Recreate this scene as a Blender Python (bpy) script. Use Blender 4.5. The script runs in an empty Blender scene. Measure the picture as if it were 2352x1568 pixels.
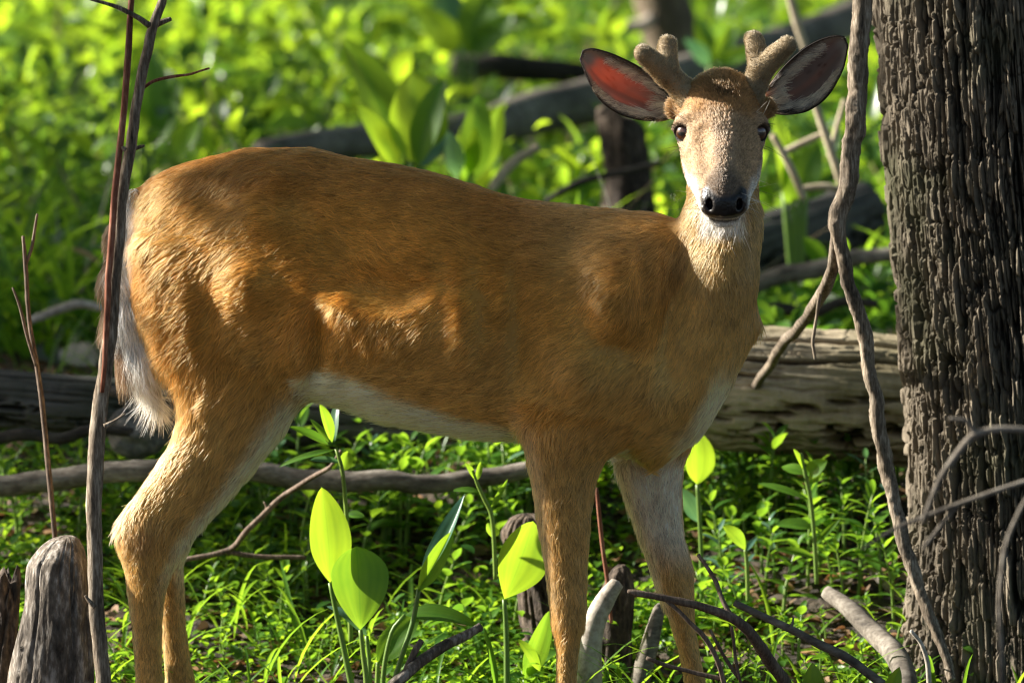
import bpy, bmesh, math, random
import numpy as np
from mathutils import Vector, Matrix

# ---------------------------------------------------------------- camera
CAM_Z = 1.40                 # eye height of the photographer
DEER_Y = 9.5                 # distance to the animal
MID_Z = 0.657                # height of the picture centre at the animal
IMG_W, IMG_H = 2352.0, 1568.0
PX_PER_M = 1470.0            # picture units per metre at the animal
_t = math.atan2(CAM_Z - MID_Z, DEER_Y)
FWD = np.array([0, math.cos(_t), -math.sin(_t)])
UPV = np.array([0, math.sin(_t), math.cos(_t)])
FOC = PX_PER_M * math.hypot(DEER_Y, CAM_Z - MID_Z)
scene = bpy.context.scene
COL = scene.collection
cam_d = bpy.data.cameras.new('camera')
cam = bpy.data.objects.new('camera', cam_d); COL.objects.link(cam)
cam.location = (0, 0, CAM_Z)
cam.rotation_euler = (math.pi / 2 - _t, 0, 0)
cam_d.sensor_width = 36.0
cam_d.lens = 36.0 * FOC / IMG_W
cam_d.clip_start = 0.1; cam_d.clip_end = 600
cam_d.dof.use_dof = True
cam_d.dof.focus_distance = 9.42
cam_d.dof.aperture_fstop = 5.4
scene.camera = cam

# ---------------------------------------------------------------- light
SUN = np.array([-0.86, 0.20, 0.47]); SUN = SUN / np.linalg.norm(SUN)   # towards the sun
sun_el = math.asin(SUN[2]); sun_az = math.atan2(SUN[0], SUN[1])
world = bpy.data.worlds.new('World'); scene.world = world; world.use_nodes = True
wn = world.node_tree; wn.nodes.clear()
wo = wn.nodes.new('ShaderNodeOutputWorld'); wb = wn.nodes.new('ShaderNodeBackground')
sky = wn.nodes.new('ShaderNodeTexSky'); sky.sky_type = 'NISHITA'; sky.sun_disc = False
sky.sun_elevation = sun_el; sky.sun_rotation = sun_az
sky.air_density = 1.0; sky.dust_density = 2.0; sky.ozone_density = 1.0
wb.inputs['Strength'].default_value = 0.05
wn.links.new(sky.outputs[0], wb.inputs[0]); wn.links.new(wb.outputs[0], wo.inputs[0])
sd = bpy.data.lights.new('sun', 'SUN'); sd.energy = 4.8; sd.angle = math.radians(0.5); sd.color = (1.0, 0.945, 0.85)
sun = bpy.data.objects.new('sun', sd); COL.objects.link(sun)
sun.rotation_euler = Vector(SUN).to_track_quat('Z', 'Y').to_euler()
sun.location = (-6, 12, 8)
vs = scene.view_settings
vs.view_transform = 'Standard'; vs.look = 'None'; vs.exposure = 1.72; vs.gamma = 1.0; vs.use_curve_mapping = False
cy = scene.cycles
cy.use_denoising = True
cy.filter_width = 1.15
cy.max_bounces = 8; cy.diffuse_bounces = 4; cy.glossy_bounces = 3; cy.transmission_bounces = 6; cy.transparent_max_bounces = 8
cy.caustics_reflective = False; cy.caustics_refractive = False
cy.sample_clamp_indirect = 4.0
scene.cycles_curves.shape = 'RIBBONS'; scene.cycles_curves.subdivisions = 2

# ---------------------------------------------------------------- helpers
rng = np.random.default_rng(7)
random.seed(7)

def P(dx, dy, Y):
    """World point at distance Y that is seen at picture position (dx, dy)."""
    dx = np.asarray(dx, float); dy = np.asarray(dy, float); Y = np.asarray(Y, float)
    a = (dx - IMG_W / 2) / FOC; b = (IMG_H / 2 - dy) / FOC
    diry = FWD[1] + UPV[1] * b; dirz = FWD[2] + UPV[2] * b
    t = Y / diry
    return np.stack(np.broadcast_arrays(a * t, Y, CAM_Z + dirz * t), -1)

def px(p):
    """Picture position of world points."""
    p = np.asarray(p, float)
    q = p - np.array([0, 0, CAM_Z])
    d = q @ FWD
    return IMG_W / 2 + FOC * q[..., 0] / d, IMG_H / 2 - FOC * (q @ UPV) / d

def PV(dx, dy, Y):
    return Vector(P(dx, dy, Y).tolist())

def hash3(ix, iy, iz, seed=0):
    h = (ix.astype(np.int64) * 374761393 + iy.astype(np.int64) * 668265263 + iz.astype(np.int64) * 2147483647 + seed * 1274126177) & 0xffffffff
    h = ((h ^ (h >> 13)) * 1274126177) & 0xffffffff
    h = ((h ^ (h >> 16)) * 2246822519) & 0xffffffff
    return ((h ^ (h >> 15)) & 0xffffff) / float(0xffffff)

def vnoise(p, seed=0):
    """Smooth value noise in [-1, 1] for points (..., 3)."""
    p = np.asarray(p, float)
    i = np.floor(p).astype(np.int64); f = p - i; f = f * f * f * (f * (f * 6 - 15) + 10)
    r = 0
    for a in (0, 1):
        for b in (0, 1):
            for c in (0, 1):
                w = (f[..., 0] if a else 1 - f[..., 0]) * (f[..., 1] if b else 1 - f[..., 1]) * (f[..., 2] if c else 1 - f[..., 2])
                r = r + w * hash3(i[..., 0] + a, i[..., 1] + b, i[..., 2] + c, seed)
    return r * 2 - 1

def fbm(p, oct=4, seed=0, gain=0.5):
    r = 0; a = 1.0; s = 0
    p = np.asarray(p, float)
    for o in range(oct):
        r = r + a * vnoise(p, seed + o * 17); s += a; a *= gain; p = p * 2.03
    return r / s

def smooth(e0, e1, x):
    t = np.clip((x - e0) / (e1 - e0), 0, 1); return t * t * (3 - 2 * t)

def cubic(xk, yk, x):
    """Monotone-ish Hermite interpolation."""
    xk = np.asarray(xk, float); yk = np.asarray(yk, float)
    d = np.diff(yk) / np.diff(xk)
    m = np.zeros_like(yk); m[0] = d[0]; m[-1] = d[-1]
    m[1:-1] = np.where(d[:-1] * d[1:] > 0, 2 * d[:-1] * d[1:] / (d[:-1] + d[1:] + 1e-12 * np.sign(d[:-1] + d[1:] + 1e-30)), 0)
    i = np.clip(np.searchsorted(xk, x) - 1, 0, len(xk) - 2)
    h = xk[i + 1] - xk[i]; t = np.clip((x - xk[i]) / h, 0, 1)
    t2 = t * t; t3 = t2 * t
    return (2*t3 - 3*t2 + 1) * yk[i] + (t3 - 2*t2 + t) * h * m[i] + (-2*t3 + 3*t2) * yk[i+1] + (t3 - t2) * h * m[i+1]

def new_mesh_obj(name, verts, faces, mat, parent=None, smooth_shade=True, attrs=None):
    me = bpy.data.meshes.new(name)
    verts = np.asarray(verts, np.float32)
    if isinstance(faces, np.ndarray):
        n, k = faces.shape
        me.vertices.add(len(verts)); me.vertices.foreach_set('co', verts.ravel())
        me.loops.add(n * k); me.polygons.add(n)
        me.loops.foreach_set('vertex_index', faces.astype(np.int32).ravel())
        me.polygons.foreach_set('loop_start', np.arange(0, n * k, k, dtype=np.int32))
        me.update(calc_edges=True)
    else:
        me.from_pydata(verts.tolist(), [], faces)
    if smooth_shade:
        me.polygons.foreach_set('use_smooth', np.ones(len(me.polygons), bool))
    for an, av in (attrs or {}).items():
        av = np.asarray(av, np.float32)
        if av.ndim == 2:
            at = me.attributes.new(an, 'FLOAT_COLOR', 'POINT')
            at.data.foreach_set('color', np.concatenate([av, np.ones((len(av), 1), np.float32)], 1).ravel())
        else:
            at = me.attributes.new(an, 'FLOAT', 'POINT'); at.data.foreach_set('value', av)
    if mat: me.materials.append(mat)
    me.update()
    o = bpy.data.objects.new(name, me); COL.objects.link(o)
    if parent: o.parent = parent
    return o

def tag(o, label=None, cat=None, group=None, kind=None):
    if label: o['label'] = label
    if cat: o['category'] = cat
    if group: o['group'] = group
    if kind: o['kind'] = kind
    return o

def empty(name, loc=(0, 0, 0), rz=0.0):
    o = bpy.data.objects.new(name, None); COL.objects.link(o)
    o.location = loc; o.rotation_euler = (0, 0, rz); o.empty_display_size = 0.05
    return o

class MB:
    """Collects verts and faces, links them as one mesh."""
    def __init__(s): s.v = []; s.f = []; s.n = 0; s.c = []
    def add(s, v, f, c=None):
        v = np.asarray(v, float); s.v.append(v)
        s.f += [tuple(int(i) + s.n for i in q) for q in f]; s.n += len(v)
        s.c.append(np.full(len(v), 0.5 if c is None else c) if np.ndim(c) == 0 else np.asarray(c))
    def build(s, name, mat, parent=None, smooth_shade=True):
        return new_mesh_obj(name, np.concatenate(s.v), s.f, mat, parent, smooth_shade, {'rnd': np.concatenate(s.c)})

def frames(pts):
    pts = np.asarray(pts, float); T = np.gradient(pts, axis=0); T /= np.linalg.norm(T, axis=1, keepdims=True) + 1e-9
    ref = np.array([0, 1.0, 0]) if abs(T[0, 1]) < 0.9 else np.array([1.0, 0, 0])
    N = []; n = ref - T[0] * (ref @ T[0]); n /= np.linalg.norm(n)
    for t in T:
        n = n - t * (n @ t); n /= np.linalg.norm(n) + 1e-9; N.append(n.copy())
    N = np.array(N); return T, N, np.cross(T, N)

def resample(pts, rad, n):
    pts = np.asarray(pts, float); rad = np.asarray(rad, float)
    s = np.concatenate([[0], np.cumsum(np.linalg.norm(np.diff(pts, axis=0), axis=1))]); u = np.linspace(0, s[-1], n)
    return np.stack([cubic(s, pts[:, k], u) for k in range(3)], 1), np.interp(u, s, rad), u

def tube_mesh(pts, rad, seg=10, n=None, wob=0.0, seed=0, lump=0.0, knots=(), cap=True, freq=8.0):
    """Closed tapered tube with bark unevenness: verts, faces."""
    if n: pts, rad, u = resample(pts, rad, n)
    pts = np.asarray(pts, float); rad = np.asarray(rad, float)
    if wob: pts = pts + np.stack([fbm(pts * freq * .5 + 9.1 * k, 3, seed + k) for k in range(3)], 1) * wob
    T, N, B = frames(pts); m = len(pts)
    th = np.linspace(0, 2 * np.pi, seg, endpoint=False)
    ring = np.cos(th)[None, :, None] * N[:, None] + np.sin(th)[None, :, None] * B[:, None]
    R = rad[:, None] * np.ones((1, seg))
    if lump:
        q = pts[:, None] * freq + ring * 1.6
        R = R * (1 + lump * fbm(q, 4, seed + 5, .6))
    for (k0, amp, wd) in knots:
        R = R * (1 + amp * np.exp(-((np.arange(m) / (m - 1) - k0) / wd) ** 2))[:, None]
    v = (pts[:, None] + ring * R[..., None]).reshape(-1, 3)
    f = [(i * seg + j, i * seg + (j + 1) % seg, (i + 1) * seg + (j + 1) % seg, (i + 1) * seg + j) for i in range(m - 1) for j in range(seg)]
    if cap:
        v = np.concatenate([v, pts[:1] - T[:1] * rad[0] * .2, pts[-1:] + T[-1:] * rad[-1] * .3]); a = m * seg
        f += [(a, (j + 1) % seg, j) for j in range(seg)] + [(a + 1, (m - 1) * seg + j, (m - 1) * seg + (j + 1) % seg) for j in range(seg)]
    return v, f
FUR = 240000
# ---------------------------------------------------------------- materials
def mat(name):
    m = bpy.data.materials.new(name); m.use_nodes = True; nt = m.node_tree; nt.nodes.clear()
    out = nt.nodes.new('ShaderNodeOutputMaterial'); return m, nt, out

def N(nt, typ, **kw):
    n = nt.nodes.new(typ)
    for k, v in kw.items():
        if k in n.inputs: n.inputs[k].default_value = v
        else: setattr(n, k, v)
    return n

def ramp(nt, stops, src):
    r = nt.nodes.new('ShaderNodeValToRGB'); e = r.color_ramp.elements
    while len(e) < len(stops): e.new(0.5)
    for q, (p, c) in zip(e, stops): q.position = p; q.color = (*c, 1)
    nt.links.new(src, r.inputs[0]); return r

def leaf_material(name, refl, trans, var=0.35, spot=0.0, mixf=0.55, rough=0.42):
    """Thin leaf: reflected colour + light passing through, per-leaf variation from attribute rnd."""
    m, nt, out = mat(name); L = nt.links.new
    at = N(nt, 'ShaderNodeAttribute', attribute_name='rnd')
    tc = N(nt, 'ShaderNodeTexCoord')
    nz = N(nt, 'ShaderNodeTexNoise'); nz.inputs['Scale'].default_value = 24; L(tc.outputs['Object'], nz.inputs['Vector'])
    ad = N(nt, 'ShaderNodeMath', operation='ADD'); L(at.outputs['Fac'], ad.inputs[0])
    mm = N(nt, 'ShaderNodeMath', operation='MULTIPLY_ADD'); L(nz.outputs[0], mm.inputs[0]); mm.inputs[1].default_value = 0.5; mm.inputs[2].default_value = -0.25
    oi = N(nt, 'ShaderNodeObjectInfo'); m2 = N(nt, 'ShaderNodeMath', operation='MULTIPLY_ADD'); L(oi.outputs['Random'], m2.inputs[0]); m2.inputs[1].default_value = 0.5; m2.inputs[2].default_value = -0.25
    m3 = N(nt, 'ShaderNodeMath', operation='ADD'); L(mm.outputs[0], m3.inputs[0]); L(m2.outputs[0], m3.inputs[1]); L(m3.outputs[0], ad.inputs[1])
    def tri(c):
        c = np.array(c)
        return [tuple(np.clip(c * (1 - var) * np.array([0.75, 0.95, 1.1]), 0, 1)), tuple(c), tuple(np.clip(c * (1 + var) * np.array([1.2, 1.05, 0.9]), 0, 1))]
    a, b, c = tri(refl); r1 = ramp(nt, [(0.0, a), (0.5, b), (1.0, c)], ad.outputs[0])
    a, b, c = tri(trans); r2 = ramp(nt, [(0.0, a), (0.5, b), (1.0, c)], ad.outputs[0])
    p = N(nt, 'ShaderNodeBsdfPrincipled'); p.inputs['Roughness'].default_value = rough; p.inputs['Specular IOR Level'].default_value = 0.45
    t = N(nt, 'ShaderNodeBsdfTranslucent'); mx = N(nt, 'ShaderNodeMixShader'); mx.inputs[0].default_value = mixf
    L(r1.outputs[0], p.inputs['Base Color']); L(r2.outputs[0], t.inputs['Color'])
    L(p.outputs[0], mx.inputs[1]); L(t.outputs[0], mx.inputs[2]); L(mx.outputs[0], out.inputs[0])
    return m

def wood_material(name, c1, c2, c3, scale=(30, 30, 4), bump=0.5, rough=0.85, dist=0.004, detail=6.0):
    m, nt, out = mat(name); L = nt.links.new
    tc = N(nt, 'ShaderNodeTexCoord'); mp = N(nt, 'ShaderNodeMapping'); mp.inputs['Scale'].default_value = scale
    L(tc.outputs['Object'], mp.inputs[0])
    n1 = N(nt, 'ShaderNodeTexNoise'); n1.inputs['Scale'].default_value = 1.0; n1.inputs['Detail'].default_value = detail; n1.inputs['Roughness'].default_value = 0.65
    L(mp.outputs[0], n1.inputs['Vector'])
    n2 = N(nt, 'ShaderNodeTexNoise'); n2.inputs['Scale'].default_value = 6.0; n2.inputs['Detail'].default_value = 4; L(tc.outputs['Object'], n2.inputs['Vector'])
    m4 = N(nt, 'ShaderNodeMapping'); m4.inputs['Scale'].default_value = tuple(4.5 * q for q in scale); L(tc.outputs['Object'], m4.inputs[0])
    n4 = N(nt, 'ShaderNodeTexNoise'); n4.inputs['Scale'].default_value = 1.0; n4.inputs['Detail'].default_value = 5; n4.inputs['Roughness'].default_value = 0.6; L(m4.outputs[0], n4.inputs['Vector'])
    mixn = N(nt, 'ShaderNodeMix'); mixn.inputs[0].default_value = .5; L(n1.outputs[0], mixn.inputs[2]); L(n4.outputs[0], mixn.inputs[3])
    r = ramp(nt, [(0.36, c1), (0.5, c2), (0.64, c3)], mixn.outputs[0])
    r2 = ramp(nt, [(0.3, (0.45, 0.45, 0.45)), (0.7, (1.3, 1.3, 1.3))], n2.outputs[0])
    mu = N(nt, 'ShaderNodeMix', data_type='RGBA', blend_type='MULTIPLY'); mu.inputs[0].default_value = 1.0
    L(r.outputs[0], mu.inputs[6]); L(r2.outputs[0], mu.inputs[7])
    p = N(nt, 'ShaderNodeBsdfPrincipled'); p.inputs['Roughness'].default_value = rough; p.inputs['Specular IOR Level'].default_value = 0.3
    b = N(nt, 'ShaderNodeBump'); b.inputs['Strength'].default_value = bump; b.inputs['Distance'].default_value = dist
    L(mixn.outputs[0], b.inputs['Height']); L(b.outputs[0], p.inputs['Normal'])
    L(mu.outputs[2], p.inputs['Base Color']); L(p.outputs[0], out.inputs[0])
    return m

def attr_material(name, rough=0.7, spec=0.3, attr='col', gloss_attr=None, bump=0.0, bscale=400, bdist=0.001):
    m, nt, out = mat(name); L = nt.links.new
    at = N(nt, 'ShaderNodeAttribute', attribute_name=attr)
    p = N(nt, 'ShaderNodeBsdfPrincipled'); p.inputs['Roughness'].default_value = rough; p.inputs['Specular IOR Level'].default_value = spec
    L(at.outputs['Color'], p.inputs['Base Color'])
    if gloss_attr:
        ga = N(nt, 'ShaderNodeAttribute', attribute_name=gloss_attr)
        mr = N(nt, 'ShaderNodeMapRange'); mr.inputs['To Min'].default_value = rough; mr.inputs['To Max'].default_value = 0.34
        L(ga.outputs['Fac'], mr.inputs['Value']); L(mr.outputs[0], p.inputs['Roughness'])
    if bump:
        tc = N(nt, 'ShaderNodeTexCoord'); nz = N(nt, 'ShaderNodeTexVoronoi'); nz.inputs['Scale'].default_value = bscale
        L(tc.outputs['Object'], nz.inputs['Vector'])
        b = N(nt, 'ShaderNodeBump'); b.inputs['Strength'].default_value = bump; b.inputs['Distance'].default_value = bdist
        L(nz.outputs['Distance'], b.inputs['Height']); L(b.outputs[0], p.inputs['Normal'])
    L(p.outputs[0], out.inputs[0]); return m

def hair_material(name, trans=0.45):
    """Fur: each hair carries its own colour; light is partly passed through the hair."""
    m, nt, out = mat(name); L = nt.links.new
    at = N(nt, 'ShaderNodeAttribute', attribute_name='hcol')
    hi = N(nt, 'ShaderNodeHairInfo')
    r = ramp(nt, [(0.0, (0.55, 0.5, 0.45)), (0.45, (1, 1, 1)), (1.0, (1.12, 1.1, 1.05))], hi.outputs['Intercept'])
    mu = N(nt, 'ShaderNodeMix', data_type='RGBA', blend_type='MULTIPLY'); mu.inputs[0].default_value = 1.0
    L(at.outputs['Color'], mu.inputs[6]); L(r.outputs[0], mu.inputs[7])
    h = N(nt, 'ShaderNodeBsdfHairPrincipled'); h.model = 'CHIANG'; h.parametrization = 'COLOR'
    h.inputs['Roughness'].default_value = 0.32; h.inputs['Radial Roughness'].default_value = 0.5; h.inputs['IOR'].default_value = 1.4
    h.inputs['Random Roughness'].default_value = 0.2
    L(mu.outputs[2], h.inputs['Color'])
    d = N(nt, 'ShaderNodeBsdfDiffuse'); L(mu.outputs[2], d.inputs['Color'])
    mx = N(nt, 'ShaderNodeMixShader'); mx.inputs[0].default_value = 1 - trans
    L(h.outputs[0], mx.inputs[1]); L(d.outputs[0], mx.inputs[2])
    L(mx.outputs[0], out.inputs[0]); return m
# ---------------------------------------------------------------- the deer
def smin(a, b, k):
    h = np.maximum(k - np.abs(a - b), 0) / k
    return np.minimum(a, b) - h * h * k * 0.25

def surface_nets(F, xs, ys, zs):
    s = F < 0
    nx, ny, nz = F.shape
    cnt = np.zeros((nx - 1, ny - 1, nz - 1), np.int8)
    for a in (0, 1):
        for b in (0, 1):
            for c in (0, 1):
                cnt += s[a:nx - 1 + a, b:ny - 1 + b, c:nz - 1 + c]
    act = np.argwhere((cnt > 0) & (cnt < 8))
    idx = np.full(cnt.shape, -1, np.int64); idx[tuple(act.T)] = np.arange(len(act))
    corner = {}
    for a in (0, 1):
        for b in (0, 1):
            for c in (0, 1):
                corner[(a, b, c)] = F[act[:, 0] + a, act[:, 1] + b, act[:, 2] + c]
    acc = np.zeros((len(act), 3)); num = np.zeros(len(act))
    for p in corner:
        for ax in range(3):
            if p[ax] == 0:
                q = list(p); q[ax] = 1; q = tuple(q)
                f0, f1 = corner[p], corner[q]; m = (f0 < 0) != (f1 < 0)
                t = np.where(m, f0 / np.where(m, f0 - f1, 1), 0)
                pos = np.array(p, float)[None].repeat(len(act), 0); pos[:, ax] = t
                acc[m] += pos[m]; num[m] += 1
    loc = acc / np.maximum(num, 1)[:, None]
    V = np.stack([c[act[:, k]] + loc[:, k] * (c[act[:, k] + 1] - c[act[:, k]]) for k, c in enumerate((xs, ys, zs))], 1)
    faces = []
    for ax in range(3):
        sl0 = [slice(None)] * 3; sl1 = [slice(None)] * 3
        sl0[ax] = slice(0, -1); sl1[ax] = slice(1, None)
        e = np.argwhere(s[tuple(sl0)] != s[tuple(sl1)])
        b, c = [k for k in range(3) if k != ax]
        e = e[(e[:, b] > 0) & (e[:, c] > 0) & (e[:, b] < F.shape[b] - 1) & (e[:, c] < F.shape[c] - 1)]
        flip = s[tuple(e.T)]
        def cell(db, dc):
            q = e.copy(); q[:, b] += db; q[:, c] += dc; return idx[tuple(q.T)]
        quad = np.stack([cell(-1, -1), cell(0, -1), cell(0, 0), cell(-1, 0)], 1)
        if ax == 1: flip = ~flip
        quad[~flip] = quad[~flip][:, ::-1]
        faces.append(quad)
    return V, np.concatenate(faces)

def relax(V, Q, it=3, lam=0.5):
    e = np.concatenate([Q[:, [0, 1]], Q[:, [1, 2]], Q[:, [2, 3]], Q[:, [3, 0]]])
    e = np.concatenate([e, e[:, ::-1]])
    deg = np.maximum(np.bincount(e[:, 0], minlength=len(V)), 1)
    for i in range(it * 2):
        l = lam if i % 2 == 0 else -lam * 0.96
        avg = np.stack([np.bincount(e[:, 0], V[e[:, 1], k], len(V)) for k in range(3)], 1) / deg[:, None]
        V = V + (avg - V) * l
    return V

class Field:
    def __init__(s, xs, ys, zs):
        s.xs, s.ys, s.zs = xs, ys, zs; s.F = np.full((len(xs), len(ys), len(zs)), 1.0, np.float32); s.prims = []
    def box(s, lo, hi, m):
        sl = []
        for a, l, h in zip((s.xs, s.ys, s.zs), lo, hi):
            sl.append(slice(int(np.searchsorted(a, l - m)), int(np.searchsorted(a, h + m))))
        return tuple(sl)
    def add(s, name, fn, lo, hi, k=0.03, sub=False):
        sl = s.box(lo, hi, k + 0.02)
        X = s.xs[sl[0]][:, None, None]; Y = s.ys[sl[1]][None, :, None]; Z = s.zs[sl[2]][None, None, :]
        f = fn(X, Y, Z).astype(np.float32)
        if sub: s.F[sl] = -smin(-s.F[sl], f, k)
        else:
            s.F[sl] = smin(s.F[sl], f, k); s.prims.append((name, fn))

def xloft(st, p=2.2, bumps=()):
    st = np.array(st, float); Yc = DEER_Y + st[:, 3]
    T = P(st[:, 0], st[:, 1], Yc); B = P(st[:, 0], st[:, 2], Yc)
    xk = T[:, 0]; hy = st[:, 4]
    def fn(X, Y, Z):
        x = np.clip(X, xk[0], xk[-1])
        zt = cubic(xk, T[:, 2], x); zb = cubic(xk, B[:, 2], x); yc = cubic(xk, Yc, x); h = cubic(xk, hy, x)
        zc = (zt + zb) / 2; hz = (zt - zb) / 2
        hh = h
        if len(bumps):
            bx, by = px(np.stack(np.broadcast_arrays(X, DEER_Y - .05, Z), -1))
            hh = h + sum(a * np.exp(-((bx - cx) / sx) ** 2 - ((by - cy) / sy) ** 2) for cx, cy, sx, sy, a in bumps) * 1.6 * smooth(0.02, -0.05, Y - yc)
        if len(bumps):
            yl = np.interp(bx, [690, 740, 800, 850, 900, 950, 1010, 1060, 1130], [650, 664, 668, 688, 698, 680, 650, 655, 670]); s_ = by - yl; wx = smooth(700, 780, bx) * smooth(1150, 1020, bx)
            hh = hh + wx * smooth(.02, -.05, Y - yc) * (.013 * smooth(-20, 24, s_) * np.exp(-np.maximum(s_, 0) / 95) - .013 * smooth(20, -24, s_) * np.exp(np.minimum(s_, 0) / 60))
        r = (np.abs((Y - yc) / hh) ** p + np.abs((Z - zc) / hz) ** p) ** (1 / p)
        return (r - 1) * np.minimum(h, hz) + np.abs(X - x)
    lo = (xk.min(), (Yc - hy).min() - .03, B[:, 2].min()); hi = (xk.max(), (Yc + hy).max() + .03, T[:, 2].max())
    return fn, lo, hi

def zloft(st, p=2.1):
    st = np.array(sorted(st, key=lambda q: -q[0]), float); Yc = DEER_Y + st[:, 3]     # bottom first
    A = P(st[:, 1], st[:, 0], Yc); B = P(st[:, 2], st[:, 0], Yc); zk = A[:, 2]; hy = st[:, 4]
    def fn(X, Y, Z):
        z = np.clip(Z, zk[0], zk[-1])
        xa = cubic(zk, A[:, 0], z); xb = cubic(zk, B[:, 0], z); yc = cubic(zk, Yc, z); h = cubic(zk, hy, z)
        xc = (xa + xb) / 2; hx = (xb - xa) / 2
        r = (np.abs((Y - yc) / h) ** p + np.abs((X - xc) / hx) ** p) ** (1 / p)
        return (r - 1) * np.minimum(h, hx) + np.abs(Z - z)
    lo = (A[:, 0].min(), (Yc - hy).min(), zk[0]); hi = (B[:, 0].max(), (Yc + hy).max(), zk[-1])
    return fn, lo, hi

def ellipsoid(c, r, M=None):
    c = np.asarray(c); r = np.asarray(r, float)
    def fn(X, Y, Z):
        d = [X - c[0], Y - c[1], Z - c[2]]
        if M is not None: d = [M[k][0] * d[0] + M[k][1] * d[1] + M[k][2] * d[2] for k in range(3)]
        k0 = np.sqrt((d[0] / r[0]) ** 2 + (d[1] / r[1]) ** 2 + (d[2] / r[2]) ** 2)
        return (k0 - 1) * r.min()
    R = r.max() if M is not None else r
    return fn, c - R, c + R

def capsule(a, b, ra, rb):
    a = np.asarray(a); b = np.asarray(b); d = b - a; L2 = d @ d
    def fn(X, Y, Z):
        t = np.clip(((X - a[0]) * d[0] + (Y - a[1]) * d[1] + (Z - a[2]) * d[2]) / L2, 0, 1)
        return np.sqrt((X - a[0] - t * d[0]) ** 2 + (Y - a[1] - t * d[1]) ** 2 + (Z - a[2] - t * d[2]) ** 2) - (ra + (rb - ra) * t)
    R = max(ra, rb)
    return fn, np.minimum(a, b) - R, np.maximum(a, b) + R

def rect_axis(lo, hi, flo, fhi, fine, coarse):
    a = [lo]
    while a[-1] < hi:
        x = a[-1]; d = 0 if flo <= x <= fhi else min(abs(x - flo), abs(x - fhi))
        a.append(x + min(coarse, fine + d * 0.25))
    return np.array(a)

def wc(dx): return 0.10 - 0.22 * (dx - 300) / 1400.0        # the body turns a little towards the camera

xs = rect_axis(-0.70, 0.44, 0.235, 0.40, 0.0022, 0.005)
ys = rect_axis(DEER_Y - 0.42, DEER_Y + 0.33, DEER_Y - 0.36, DEER_Y - 0.16, 0.0026, 0.006)
zs = rect_axis(-0.02, 1.10, 0.835, 1.06, 0.0022, 0.005)
G = Field(xs, ys, zs)

torso = [(286, 500, 620, .03), (330, 428, 800, .085), (400, 386, 860, .12), (500, 358, 880, .145), (600, 342, 890, .16),
         (700, 343, 905, .17), (800, 362, 932, .175), (900, 379, 962, .18), (1000, 400, 982, .185), (1100, 431, 997, .183),
         (1200, 458, 1008, .176), (1300, 471, 1020, .165), (1400, 481, 1035, .152), (1500, 492, 1030, .13), (1600, 520, 985, .105),
         (1660, 600, 890, .08), (1700, 690, 800, .03)]
torso = [(a, b, c, wc(a), d) for a, b, c, d in torso]
bumps = [(800, 560, 100, 70, -.010), (890, 645, 80, 34, -.008), (950, 770, 190, 80, .012), (800, 700, 60, 40, .005),
         (1420, 620, 70, 130, .026), (1330, 860, 80, 80, .028), (1545, 720, 45, 130, -.030), (1500, 520, 60, 30, .010), (1420, 780, 50, 40, -.014), (560, 650, 60, 60, .012), (480, 760, 30, 90, -.012), (1180, 780, 50, 160, -.012),
         (640, 395, 60, 30, .014), (500, 455, 80, 40, -.012), (1300, 540, 50, 50, -.010), (1480, 900, 60, 60, .012), (735, 780, 26, 90, -.016), (1060, 700, 22, 120, .004), (1110, 720, 22, 120, -.004), (1160, 700, 20, 110, .004), (1470, 640, 22, 90, -.012), (1390, 700, 30, 60, .008), (700, 470, 50, 40, -.008), (590, 500, 70, 40, .008)]
G.add('torso', *xloft(torso, 2.2, bumps), k=0.03)
neck = [(470, 1614, 1726, -0.13, 0.06), (520, 1601, 1738, -0.14, 0.068), (560, 1595, 1741, -0.145, 0.075), (620, 1581, 1742, -0.145, 0.085), (680, 1550, 1735, -0.14, 0.095), (740, 1520, 1725, -0.135, 0.1), (800, 1490, 1706, -0.13, 0.105), (860, 1465, 1683, -0.125, 0.105), (920, 1450, 1646, -0.12, 0.1), (990, 1440, 1591, -0.11, 0.08), (1040, 1460, 1536, -0.105, 0.04)]
G.add('neck', *zloft(neck), k=0.045)
G.add('neck', *capsule(P(1660, 500, DEER_Y - .135), P(1660, 290, DEER_Y - .10), .055, .05), k=0.03)
hind_n = [(500, 350, 640, 0.03, 0.05), (560, 312, 700, 0.025, 0.075), (650, 318, 735, 0.02, 0.083), (700, 330, 742, 0.018, 0.083), (760, 350, 744, 0.016, 0.08), (800, 362, 740, 0.015, 0.077), (850, 384, 730, 0.014, 0.073), (900, 402, 712, 0.013, 0.068), (950, 408, 680, 0.012, 0.06), (1000, 399, 645, 0.01, 0.052), (1050, 373, 605, 0.008, 0.046), (1100, 341, 563, 0.006, 0.041), (1150, 306, 521, 0.004, 0.038), (1195, 275, 479, 0.003, 0.036), (1225, 269, 451, 0.002, 0.036), (1260, 275, 430, 0.002, 0.035), (1300, 286, 401, 0.002, 0.033), (1350, 295, 381, 0.002, 0.029), (1400, 301, 372, 0.002, 0.026), (1450, 306, 369, 0.002, 0.025), (1500, 311, 369, 0.002, 0.025), (1568, 314, 373, 0.002, 0.025), (1630, 315, 379, 0.002, 0.026), (1660, 313, 385, 0.002, 0.029), (1700, 323, 397, 0.002, 0.026), (1748, 329, 425, 0.0, 0.03)]
G.add('hind', *zloft(hind_n), k=0.03)
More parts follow.
